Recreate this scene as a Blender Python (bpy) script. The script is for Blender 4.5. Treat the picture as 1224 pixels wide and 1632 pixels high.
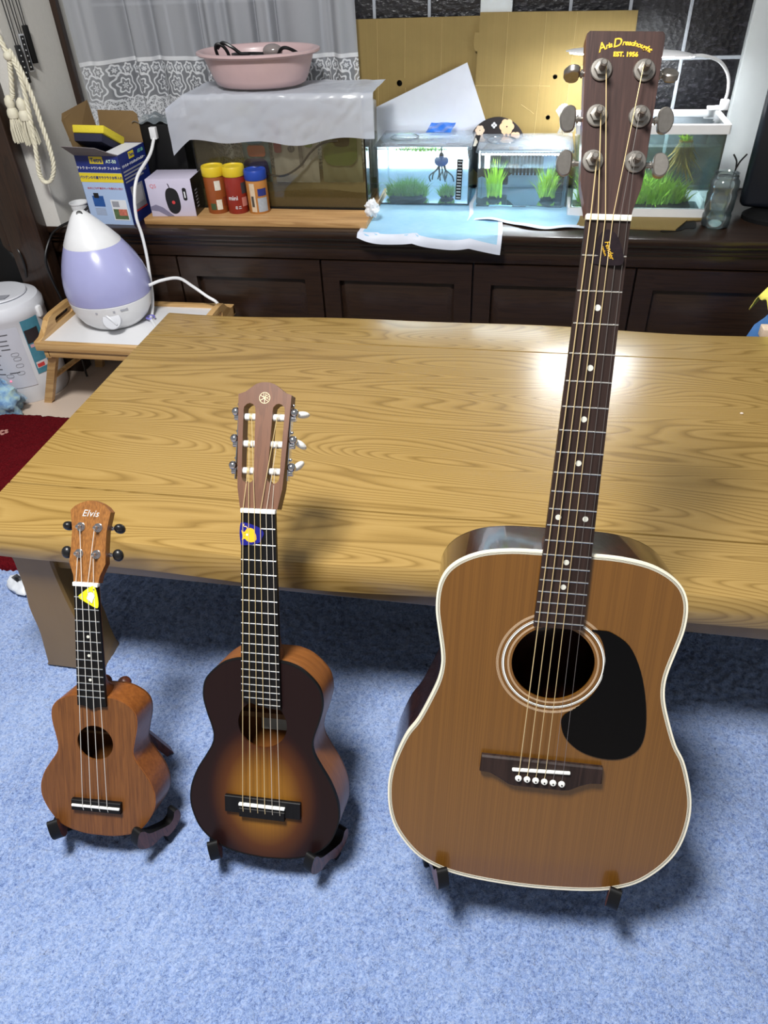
import bpy, bmesh, math, random
import numpy as np
from mathutils import Matrix, Vector, geometry, noise as mnoise

for o in list(bpy.data.objects):
    bpy.data.objects.remove(o)
SC = bpy.context.scene
COL = SC.collection
random.seed(7)
rng = np.random.default_rng(7)

# ------------------------------------------------------------------ camera, world, lights, exposure
cam_data = bpy.data.cameras.new('camera')
cam = bpy.data.objects.new('camera', cam_data)
COL.objects.link(cam)
cam_data.sensor_fit = 'VERTICAL'
cam_data.sensor_height = 36.0
cam_data.lens = 1163.05 / 1632 * 36.0
cam_data.clip_start = 0.02
cam_data.clip_end = 50
CAMR = ((0.98412, -0.080939, 0.157976), (0.173398, 0.628685, -0.758082), (-0.037959, 0.773437, 0.632736))
cam.matrix_world = Matrix.Translation((0, 0, 1.11764)) @ Matrix(CAMR).to_4x4()
SC.camera = cam

world = bpy.data.worlds.new('room_light')
SC.world = world
world.use_nodes = True
world.node_tree.nodes['Background'].inputs[0].default_value = (0.95, 0.97, 1.0, 1)
world.node_tree.nodes['Background'].inputs[1].default_value = 0.30

def area_light(name, loc, size, power, color=(1, 1, 1), target=None, shape='DISK'):
    l = bpy.data.lights.new(name, 'AREA')
    l.shape = shape
    l.size = size
    l.energy = power
    l.color = color
    o = bpy.data.objects.new(name, l)
    COL.objects.link(o)
    o.location = loc
    if target is not None:
        o.rotation_euler = (Vector(target) - Vector(loc)).to_track_quat('-Z', 'Y').to_euler()
    return o
area_light('ceiling_light', (-0.50, 0.26, 2.38), 0.50, 93, (1.0, 0.99, 0.97), target=(-0.50, 0.22, 0))

SC.cycles.transparent_max_bounces = 32
SC.view_settings.view_transform = 'Standard'
SC.view_settings.look = 'None'
SC.view_settings.exposure = 0.0
SC.view_settings.gamma = 1.0
SC.view_settings.use_curve_mapping = False

# ------------------------------------------------------------------ material helpers
def lin(c):
    return tuple((v / 255 / 12.92) if v / 255 <= 0.04045 else ((v / 255 + 0.055) / 1.055) ** 2.4 for v in c)

def rgba(c):
    return (*lin(c), 1.0)

class NT:
    def __init__(self, name):
        self.m = bpy.data.materials.new(name)
        self.m.use_nodes = True
        self.t = self.m.node_tree
        self.n = self.t.nodes
        self.n.clear()
        self.out = self.n.new('ShaderNodeOutputMaterial')
    def node(self, kind, **kw):
        nd = self.n.new(kind)
        for k, v in kw.items():
            setattr(nd, k, v)
        return nd
    def link(self, a, b):
        self.t.links.new(a, b)
    def coord(self, scale=(1, 1, 1), rot=(0, 0, 0), which='Object', loc=(0, 0, 0)):
        tc = self.node('ShaderNodeTexCoord')
        mp = self.node('ShaderNodeMapping')
        mp.inputs['Scale'].default_value = scale
        mp.inputs['Rotation'].default_value = rot
        mp.inputs['Location'].default_value = loc
        self.link(tc.outputs[which], mp.inputs['Vector'])
        return mp.outputs[0]
    def noise(self, vec, scale, detail=3, rough=0.5, dist=0):
        nd = self.node('ShaderNodeTexNoise')
        nd.inputs['Scale'].default_value = scale
        nd.inputs['Detail'].default_value = detail
        nd.inputs['Roughness'].default_value = rough
        nd.inputs['Distortion'].default_value = dist
        if vec is not None:
            self.link(vec, nd.inputs['Vector'])
        return nd.outputs['Fac']
    def math(self, op, a, b=None, c=None, clamp=False):
        nd = self.node('ShaderNodeMath', operation=op, use_clamp=clamp)
        for i, v in enumerate((a, b, c)):
            if v is None:
                continue
            if isinstance(v, (int, float)):
                nd.inputs[i].default_value = v
            else:
                self.link(v, nd.inputs[i])
        return nd.outputs[0]
    def ramp(self, fac, stops, interp='LINEAR'):
        nd = self.node('ShaderNodeValToRGB')
        cr = nd.color_ramp
        cr.interpolation = interp
        while len(cr.elements) < len(stops):
            cr.elements.new(0.5)
        for e, (p, c) in zip(cr.elements, stops):
            e.position = p
            e.color = c if len(c) == 4 else (*c, 1)
        self.link(fac, nd.inputs[0])
        return nd.outputs[0]
    def mix(self, fac, a, b, blend='MIX'):
        nd = self.node('ShaderNodeMix', data_type='RGBA', blend_type=blend)
        for s, v in ((nd.inputs[0], fac), (nd.inputs[6], a), (nd.inputs[7], b)):
            if isinstance(v, (int, float)):
                s.default_value = v
            elif isinstance(v, tuple):
                s.default_value = v if len(v) == 4 else (*v, 1)
            else:
                self.link(v, s)
        return nd.outputs[2]
    def bump(self, h, strength=0.2, dist=0.001):
        nd = self.node('ShaderNodeBump')
        nd.inputs['Strength'].default_value = strength
        nd.inputs['Distance'].default_value = dist
        self.link(h, nd.inputs['Height'])
        return nd.outputs[0]
    def principled(self, color, rough=0.5, metal=0.0, coat=0.0, coat_rough=0.05, normal=None, spec=0.5, sheen=0.0, emis=None, estr=0.0, trans=0.0, sss=0.0, alpha=None):
        p = self.node('ShaderNodeBsdfPrincipled')
        if isinstance(color, tuple):
            p.inputs['Base Color'].default_value = color if len(color) == 4 else (*color, 1)
        else:
            self.link(color, p.inputs['Base Color'])
        if isinstance(rough, (int, float)):
            p.inputs['Roughness'].default_value = rough
        else:
            self.link(rough, p.inputs['Roughness'])
        p.inputs['Metallic'].default_value = metal
        p.inputs['Coat Weight'].default_value = coat
        p.inputs['Coat Roughness'].default_value = coat_rough
        p.inputs['Specular IOR Level'].default_value = spec
        p.inputs['Sheen Weight'].default_value = sheen
        p.inputs['Transmission Weight'].default_value = trans
        if sss:
            p.inputs['Subsurface Weight'].default_value = sss
            p.inputs['Subsurface Radius'].default_value = (0.01, 0.01, 0.01)
        if emis is not None:
            if isinstance(emis, tuple):
                p.inputs['Emission Color'].default_value = emis if len(emis) == 4 else (*emis, 1)
            else:
                self.link(emis, p.inputs['Emission Color'])
            p.inputs['Emission Strength'].default_value = estr
        if normal is not None:
            self.link(normal, p.inputs['Normal'])
        if alpha is not None:
            if isinstance(alpha, (int, float)):
                p.inputs['Alpha'].default_value = alpha
            else:
                self.link(alpha, p.inputs['Alpha'])
        self.link(p.outputs[0], self.out.inputs[0])
        return p

def plain(name, c, rough=0.5, metal=0.0, coat=0.0, var=0.10, vscale=40, bump=0.0, bscale=300, spec=0.5, sheen=0.0, sss=0.0):
    """one colour with a slight procedural mottling and fine relief"""
    t = NT(name)
    v = t.coord()
    n = t.noise(v, vscale, 3)
    l = lin(c)
    a = tuple(x * (1 - var) for x in l)
    b = tuple(min(1, x * (1 + var)) for x in l)
    col = t.mix(n, (*a, 1), (*b, 1))
    nor = None
    if bump:
        nor = t.bump(t.noise(v, bscale, 2), bump, 0.001)
    t.principled(col, rough, metal, coat, normal=nor, spec=spec, sheen=sheen, sss=sss)
    return t.m

def wood(name, dark, light, stretch=(30, 30, 2), contour=6.0, cscale=1.0, fine=0.35, rough=0.4, coat=0.0, coat_rough=0.08, bump=0.0, line=0.5, rot=(0, 0, 0), loc=(0, 0, 0), spec=0.5, fscale=14.0):
    """grain lines as contours of a stretched noise, plus fine pores"""
    t = NT(name)
    v = t.coord(stretch, rot, loc=loc)
    n = t.noise(v, cscale, 2, 0.45)
    k = t.math('FRACT', t.math('MULTIPLY', n, contour))
    lines = t.ramp(k, [(0.0, (0, 0, 0)), (0.55, (0.75,) * 3), (0.9, (1, 1, 1)), (1.0, (0.2,) * 3)])
    f = t.noise(v, fscale, 4, 0.6)
    fac = t.math('ADD', t.math('MULTIPLY', lines, line), t.math('MULTIPLY', f, 1 - line))
    fac = t.math('ADD', t.math('MULTIPLY', t.math('SUBTRACT', fac, 0.5), 1.0 + fine), 0.5, clamp=True)
    col = t.mix(fac, rgba(dark), rgba(light))
    nor = t.bump(f, bump, 0.0006) if bump else None
    t.principled(col, rough, 0, coat, coat_rough, normal=nor, spec=spec)
    return t.m

def emitter(name, c, strength):
    t = NT(name)
    n = t.noise(t.coord(), 30, 1)
    l = lin(c)
    col = t.mix(n, (*l, 1), tuple(min(1, x * 1.04) for x in l))
    e = t.node('ShaderNodeEmission')
    t.link(col, e.inputs[0])
    e.inputs[1].default_value = strength
    t.link(e.outputs[0], t.out.inputs[0])
    return t.m

def clear(name, tint=(235, 245, 250), refl=0.9, rough=0.02, ior=1.45, haze=0.0, hazec=(220, 235, 245)):
    """thin clear sheet: tinted see-through with fresnel reflection and a little milky haze"""
    t = NT(name)
    tr = t.node('ShaderNodeBsdfTransparent')
    n = t.noise(t.coord(), 25, 3)
    l = lin(tint)
    t.link(t.mix(n, (*[x * 0.97 for x in l], 1), (*l, 1)), tr.inputs[0])
    gl = t.node('ShaderNodeBsdfGlossy')
    gl.inputs['Roughness'].default_value = rough
    gl.inputs['Color'].default_value = (refl, refl, refl, 1)
    fr = t.node('ShaderNodeFresnel')
    fr.inputs[0].default_value = ior
    mx = t.node('ShaderNodeMixShader')
    t.link(fr.outputs[0], mx.inputs[0])
    t.link(tr.outputs[0], mx.inputs[1])
    t.link(gl.outputs[0], mx.inputs[2])
    last = mx.outputs[0]
    if haze:
        df = t.node('ShaderNodeBsdfDiffuse')
        df.inputs[0].default_value = rgba(hazec)
        m2 = t.node('ShaderNodeMixShader')
        t.link(t.math('MULTIPLY', n, haze * 2), m2.inputs[0])
        t.link(last, m2.inputs[1])
        t.link(df.outputs[0], m2.inputs[2])
        last = m2.outputs[0]
    t.link(last, t.out.inputs[0])
    return t.m

# ------------------------------------------------------------------ mesh helpers
def link_obj(name, me, mat=None, parent=None):
    o = bpy.data.objects.new(name, me)
    COL.objects.link(o)
    if mat is not None and me is not None and len(me.materials) == 0:
        me.materials.append(mat)
    if parent is not None:
        o.parent = parent
    return o

def mesh(name, verts, faces, smooth=None):
    me = bpy.data.meshes.new(name)
    me.from_pydata([tuple(v) for v in verts], [], [tuple(f) for f in faces])
    me.update()
    bm = bmesh.new(); bm.from_mesh(me)
    bmesh.ops.recalc_face_normals(bm, faces=bm.faces)
    bm.to_mesh(me); bm.free()
    if smooth is not None:
        me.shade_smooth()
        me.set_sharp_from_angle(angle=math.radians(smooth))
    return me

class MB:
    """collects shapes into one mesh"""
    def __init__(self):
        self.v = []; self.f = []
    def add(self, verts, faces, M=None):
        o = len(self.v)
        if M is not None:
            verts = [M @ Vector(p) for p in verts]
        self.v += [tuple(p) for p in verts]
        self.f += [tuple(i + o for i in f) for f in faces]
        return self
    def box(self, x0, x1, y0, y1, z0, z1, M=None):
        v = [(x, y, z) for x in (x0, x1) for y in (y0, y1) for z in (z0, z1)]
        f = [(0, 1, 3, 2), (4, 6, 7, 5), (0, 4, 5, 1), (2, 3, 7, 6), (0, 2, 6, 4), (1, 5, 7, 3)]
        return self.add(v, f, M)
    def rbox(self, x0, x1, y0, y1, z0, z1, r=0.003, seg=2, M=None):
        bm = bmesh.new()
        bmesh.ops.create_cube(bm, size=1.0)
        for p in bm.verts:
            p.co = Vector((x0 + (p.co.x + .5) * (x1 - x0), y0 + (p.co.y + .5) * (y1 - y0), z0 + (p.co.z + .5) * (z1 - z0)))
        bmesh.ops.bevel(bm, geom=list(bm.edges), offset=r, segments=seg, affect='EDGES', profile=0.5)
        bm.verts.index_update()
        self.add([p.co.copy() for p in bm.verts], [[q.index for q in f.verts] for f in bm.faces], M)
        bm.free()
        return self
    def lathe(self, prof, seg=32, M=None, sx=1.0, sy=1.0, cap=True):
        """prof: [(r, z)]"""
        v = []; f = []
        n = len(prof)
        for r, z in prof:
            for k in range(seg):
                a = 2 * math.pi * k / seg
                v.append((r * sx * math.cos(a), r * sy * math.sin(a), z))
        for i in range(n - 1):
            for k in range(seg):
                a = i * seg + k; b = i * seg + (k + 1) % seg
                f.append((a, b, b + seg, a + seg))
        if cap:
            if prof[0][0] > 1e-6: f.append(tuple(range(seg))[::-1])
            if prof[-1][0] > 1e-6: f.append(tuple((n - 1) * seg + k for k in range(seg)))
        return self.add(v, f, M)
    def cyl(self, p, q, r, seg=16, r2=None):
        p = Vector(p); q = Vector(q); d = q - p
        M = Matrix.Translation(p) @ d.to_track_quat('Z', 'Y').to_matrix().to_4x4()
        return self.lathe([(r, 0), (r if r2 is None else r2, d.length)], seg, M)
    def ball(self, c, r, seg=16, sc=(1, 1, 1), M=None):
        pr = [(max(1e-7, r * math.sin(math.pi * i / (seg // 2))), -r * math.cos(math.pi * i / (seg // 2))) for i in range(seg // 2 + 1)]
        T = Matrix.Translation(c) @ Matrix.Diagonal((*sc, 1))
        return self.lathe(pr, seg, (M @ T) if M is not None else T, cap=False)
    def tube(self, pts, r, seg=8, closed=False):
        pts = [Vector(p) for p in pts]
        n = len(pts); rad = r if isinstance(r, (list, tuple)) else [r] * n
        v = []; f = []
        up = None
        for i, p in enumerate(pts):
            a = pts[i - 1] if (i > 0 or closed) else p
            b = pts[(i + 1) % n] if (i < n - 1 or closed) else p
            t = (b - a).normalized()
            if up is None:
                up = Vector((0, 0, 1)) if abs(t.z) < 0.9 else Vector((1, 0, 0))
            s = t.cross(up).normalized(); up = s.cross(t).normalized()
            for k in range(seg):
                an = 2 * math.pi * k / seg
                v.append(p + (s * math.cos(an) + up * math.sin(an)) * rad[i])
        for i in range(n if closed else n - 1):
            for k in range(seg):
                a = i * seg + k; b = i * seg + (k + 1) % seg
                c = ((i + 1) % n) * seg
                f.append((a, b, c + (k + 1) % seg, c + k))
        if not closed:
            f.append(tuple(range(seg))[::-1]); f.append(tuple((n - 1) * seg + k for k in range(seg)))
        return self.add(v, f)
    def prism(self, outline, a, b, axes='xz', holes=(), M=None):
        """polygon in plane axes, extruded along the third axis from a to b"""
        loops = [list(outline)] + [list(h) for h in holes]
        flat = [p for l in loops for p in l]
        tris = geometry.tessellate_polygon([[Vector((p[0], p[1], 0)) for p in l] for l in loops])
        def P(p, d):
            return {'xz': (p[0], d, p[1]), 'xy': (p[0], p[1], d), 'yz': (d, p[0], p[1])}[axes]
        n = len(flat)
        v = [P(p, a) for p in flat] + [P(p, b) for p in flat]
        f = [tuple(t) for t in tris] + [tuple(i + n for i in t[::-1]) for t in tris]
        o = 0
        for l in loops:
            m = len(l)
            for i in range(m):
                j = (i + 1) % m
                f.append((o + i, o + j, o + j + n, o + i + n))
            o += m
        return self.add(v, f, M)
    def ring(self, outer, inner, a, b, axes='xz', M=None):
        """band between two outlines of the same length"""
        m = len(outer)
        def P(p, d):
            return {'xz': (p[0], d, p[1]), 'xy': (p[0], p[1], d), 'yz': (d, p[0], p[1])}[axes]
        v = [P(p, d) for d in (a, b) for l in (outer, inner) for p in l]
        f = []
        for i in range(m):
            j = (i + 1) % m
            f += [(i, j, m + j, m + i), (2 * m + i, 3 * m + i, 3 * m + j, 2 * m + j), (i, 2 * m + i, 2 * m + j, j), (m + i, m + j, 3 * m + j, 3 * m + i)]
        return self.add(v, f, M)
    def grid(self, P, nu, nv, closed_u=False):
        o = []
        for i in range(nu):
            for j in range(nv):
                o.append(P(i / (nu - 1), j / (nv - 1)))
        f = [(i * nv + j, (i + 1) * nv + j, (i + 1) * nv + j + 1, i * nv + j + 1) for i in range(nu - 1) for j in range(nv - 1)]
        return self.add(o, f)
    def make(self, name, mat, parent=None, smooth=35):
        return link_obj(name, mesh(name, self.v, self.f, smooth), mat, parent)

def tag(o, label=None, cat=None, group=None, kind=None):
    if label: o['label'] = label
    if cat: o['category'] = cat
    if group: o['group'] = group
    if kind: o['kind'] = kind
    return o

def empty(name, label, cat, loc=(0, 0, 0), rz=0, group=None, M=None):
    o = bpy.data.objects.new(name, None)
    COL.objects.link(o)
    o.empty_display_size = 0.05
    if M is not None:
        o.matrix_basis = M
    else:
        o.location = loc
        o.rotation_euler = (0, 0, rz)
    return tag(o, label, cat, group)

def catmull(pts, k=6, closed=False):
    pts = [np.array(p, float) for p in pts]
    n = len(pts); out = []
    for i in range(n if closed else n - 1):
        p0 = pts[(i - 1) % n] if (closed or i > 0) else 2 * pts[0] - pts[1]
        p1 = pts[i]; p2 = pts[(i + 1) % n]
        p3 = pts[(i + 2) % n] if (closed or i < n - 2) else 2 * pts[-1] - pts[-2]
        for j in range(k):
            t = j / k
            out.append(0.5 * ((2 * p1) + (-p0 + p2) * t + (2 * p0 - 5 * p1 + 4 * p2 - p3) * t * t + (-p0 + 3 * p1 - 3 * p2 + p3) * t ** 3))
    if not closed: out.append(pts[-1])
    return [tuple(p) for p in out]

def offset(poly, d):
    """inward offset of a closed counter- or clockwise outline"""
    P = np.array(poly, float)
    a = 0.5 * np.sum(P[:, 0] * np.roll(P[:, 1], -1) - np.roll(P[:, 0], -1) * P[:, 1])
    t = np.roll(P, -1, 0) - np.roll(P, 1, 0)
    t /= np.linalg.norm(t, axis=1)[:, None] + 1e-12
    nrm = np.stack([-t[:, 1], t[:, 0]], 1) * (1 if a > 0 else -1)
    return [tuple(p) for p in P + nrm * d]

def circle(cx, cy, r, n=64, a0=0.0):
    return [(cx + r * math.cos(a0 + 2 * math.pi * i / n), cy + r * math.sin(a0 + 2 * math.pi * i / n)) for i in range(n)]

def rrect(x0, x1, y0, y1, r, n=5):
    o = []
    for cx, cy, a in ((x1 - r, y1 - r, 0), (x0 + r, y1 - r, 90), (x0 + r, y0 + r, 180), (x1 - r, y0 + r, 270)):
        for i in range(n + 1):
            t = math.radians(a + 90 * i / n)
            o.append((cx + r * math.cos(t), cy + r * math.sin(t)))
    return o

def text_geo(s, size, depth=0.0003, shear=0.0, bold=0.0, space=1.0):
    cu = bpy.data.curves.new('lettering', 'FONT')
    cu.body = s; cu.size = size; cu.extrude = depth; cu.shear = shear; cu.offset = bold
    cu.space_character = space
    cu.align_x = 'CENTER'; cu.align_y = 'CENTER'; cu.resolution_u = 3
    o = bpy.data.objects.new('lettering', cu)
    COL.objects.link(o)
    dg = bpy.context.evaluated_depsgraph_get()
    dg.update()
    me = bpy.data.meshes.new_from_object(o.evaluated_get(dg))
    v = [p.co.copy() for p in me.vertices]; f = [tuple(p.vertices) for p in me.polygons]
    bpy.data.objects.remove(o); bpy.data.curves.remove(cu); bpy.data.meshes.remove(me)
    return v, f

def lettering(name, s, size, M, mat, parent=None, **kw):
    """flat letters in the xy plane of M, facing its +z"""
    warp = kw.pop('warp', None)
    v, f = text_geo(s, size, **kw)
    if warp: v = [Vector(warp(p)) for p in v]
    mb = MB(); mb.add(v, f, M)
    return mb.make(name, mat, parent, smooth=None)

def facing(origin, xdir, ydir):
    """matrix with the xy plane spanned by two directions"""
    x = Vector(xdir).normalized(); y = Vector(ydir).normalized(); z = x.cross(y)
    M = Matrix((x, y, z)).transposed().to_4x4()
    M.translation = origin
    return M

def rot3(yaw, lean, roll):
    return Matrix.Rotation(math.radians(yaw), 3, 'Z') @ Matrix.Rotation(math.radians(-lean), 3, 'X') @ Matrix.Rotation(math.radians(roll), 3, 'Y')

RUG_Z = -0.022      # top of the blue rug
FLOOR_Z = -0.034    # bare floor
# ------------------------------------------------------------------ shared materials
def carpet_mat(name, c_dark, c_mid, c_light, big=5.0, sheen=0.25):
    t = NT(name)
    v = t.coord()
    a = t.noise(v, 230, 4, 0.7, 0.6)
    b = t.noise(v, big, 5, 0.65)
    w = t.noise(v, 700, 2, 0.6)
    f = t.math('ADD', t.math('ADD', t.math('MULTIPLY', a, 0.75), t.math('MULTIPLY', b, 0.22)), t.math('MULTIPLY', w, 0.25))
    col = t.ramp(f, [(0.47, rgba(c_dark)), (0.58, rgba(c_mid)), (0.72, rgba(c_light))])
    nor = t.bump(t.math('ADD', a, w), 0.9, 0.004)
    t.principled(col, 0.95, normal=nor, spec=0.1, sheen=sheen)
    return t.m

M_blue = carpet_mat('blue_pile', (88, 112, 168), (134, 160, 212), (170, 192, 234))
M_red = carpet_mat('red_pile', (66, 3, 10), (92, 6, 16), (112, 18, 26), sheen=0.0)
M_black = plain('black_plastic', (18, 18, 20), 0.35)
M_blackmatte = plain('black_matte', (10, 10, 11), 0.6, spec=0.25)
M_white = plain('white_plastic', (225, 226, 228), 0.35, var=0.03)
M_ivory = plain('ivory_bone', (232, 226, 205), 0.4, var=0.05)
M_bone = plain('white_bone', (238, 238, 232), 0.4, var=0.03)
M_nickel = plain('aged_nickel', (150, 145, 138), 0.33, 0.9, var=0.2, vscale=200)
M_chrome = plain('chrome_metal', (205, 205, 208), 0.12, 1.0, var=0.05)
M_gold = plain('gold_print', (222, 172, 36), 0.45, 0.0, var=0.1)
M_silver = plain('silver_print', (205, 208, 208), 0.4, 0.2)
M_wound = plain('bronze_string', (214, 190, 140), 0.35, 0.35)
M_nylon = plain('clear_nylon', (190, 180, 165), 0.3)
M_steel = plain('plain_steel', (150, 145, 140), 0.3, 0.8)
M_fret = plain('fret_metal', (200, 200, 195), 0.25, 0.85, var=0.05)
M_dot = plain('pearl_dot', (205, 205, 195), 0.3, var=0.15, vscale=400)
M_ebony = wood('black_ebony', (10, 10, 11), (18, 17, 18), (90, 90, 3), rough=0.5, spec=0.2)
M_rosefb = wood('rosewood_board', (24, 16, 14), (52, 38, 34), (110, 60, 4), contour=3, rough=0.5, bump=0.2, spec=0.25)
M_rose = wood('rosewood_gloss', (20, 9, 6), (58, 28, 17), (50, 50, 5), contour=4, rough=0.25, coat=1.0, coat_rough=0.04)
M_rosehead = wood('rosewood_veneer', (34, 23, 22), (70, 50, 45), (150, 40, 2.5), contour=3, rough=0.4, coat=0.1, line=0.2, fscale=3, spec=0.3)
M_mahneck = wood('mahogany_neck', (70, 36, 20), (110, 62, 34), (60, 60, 4), rough=0.35, coat=0.4)
M_spruce = wood('aged_spruce', (90, 56, 15), (120, 79, 27), (420, 1, 1.1), contour=2.0, fine=-0.3, rough=0.34, coat=0.6, coat_rough=0.10, line=0.45, fscale=0.22)
M_mah = wood('satin_mahogany', (76, 41, 15), (126, 78, 35), (160, 160, 7), contour=2.0, rough=0.45, coat=0.1, coat_rough=0.3, line=0.2, fine=0.5, fscale=3)
M_mahside = wood('satin_mahogany_side', (96, 50, 20), (150, 90, 40), (60, 60, 60), contour=1.0, rough=0.4, coat=0.15, coat_rough=0.25, line=0.0, fscale=3)
M_sapele = wood('speckled_mahogany', (78, 42, 14), (160, 106, 50), (230, 230, 34), contour=1.0, rough=0.38, line=0.15, fine=0.8, fscale=2.5)
M_nato = wood('satin_nato', (86, 54, 36), (106, 69, 47), (120, 60, 4), contour=2, rough=0.45, fine=0.1)
M_meranti = wood('tan_side_wood', (104, 60, 26), (150, 94, 46), (12, 180, 12), contour=1.0, rough=0.4, coat=0.1, coat_rough=0.25, line=0.0, fscale=2)
M_standwood = wood('red_brown_stand_wood', (58, 26, 20), (118, 64, 46), (80, 80, 12), contour=4, rough=0.4)
M_inside = wood('raw_inner_wood', (120, 82, 50), (160, 116, 76), (60, 60, 4), rough=0.7)

def sunburst():
    t = NT('tobacco_sunburst')
    tc = t.node('ShaderNodeTexCoord')
    sp = t.node('ShaderNodeSeparateXYZ')
    t.link(tc.outputs['Object'], sp.inputs[0])
    dx = t.math('DIVIDE', sp.outputs[0], 0.088)
    dz = t.math('DIVIDE', t.math('SUBTRACT', sp.outputs[2], 0.098), 0.118)
    r = t.math('SQRT', t.math('ADD', t.math('MULTIPLY', dx, dx), t.math('MULTIPLY', dz, dz)))
    g = t.noise(t.coord((180, 1, 1.2)), 4, 3)
    base = t.ramp(r, [(0.0, rgba((152, 106, 38))), (0.38, rgba((138, 92, 30))), (0.68, rgba((82, 44, 18))), (0.92, rgba((34, 13, 13))), (1.0, rgba((24, 10, 13)))])
    col = t.mix(t.math('MULTIPLY', g, 0.35), base, (0.02, 0.01, 0.006, 1))
    t.principled(col, 0.38, coat=0.05, coat_rough=0.2, spec=0.22)
    return t.m
M_burst = sunburst()

# ------------------------------------------------------------------ instruments
def pillow(mb, outline, a, b, r, M=None, axes='xz'):
    """extruded outline with softened edges"""
    inn = offset(outline, r)
    m = len(outline)
    def P(p, d):
        return {'xz': (p[0], d, p[1]), 'xy': (p[0], p[1], d), 'yz': (d, p[0], p[1])}[axes]
    v = [P(p, a) for p in inn] + [P(p, a + r) for p in outline] + [P(p, b - r) for p in outline] + [P(p, b) for p in inn]
    f = [tuple(range(m)), tuple(range(3 * m, 4 * m))[::-1]]
    for l in range(3):
        for i in range(m):
            j = (i + 1) % m
            f.append((l * m + i, l * m + j, (l + 1) * m + j, (l + 1) * m + i))
    return mb.add(v, f, M)

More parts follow.
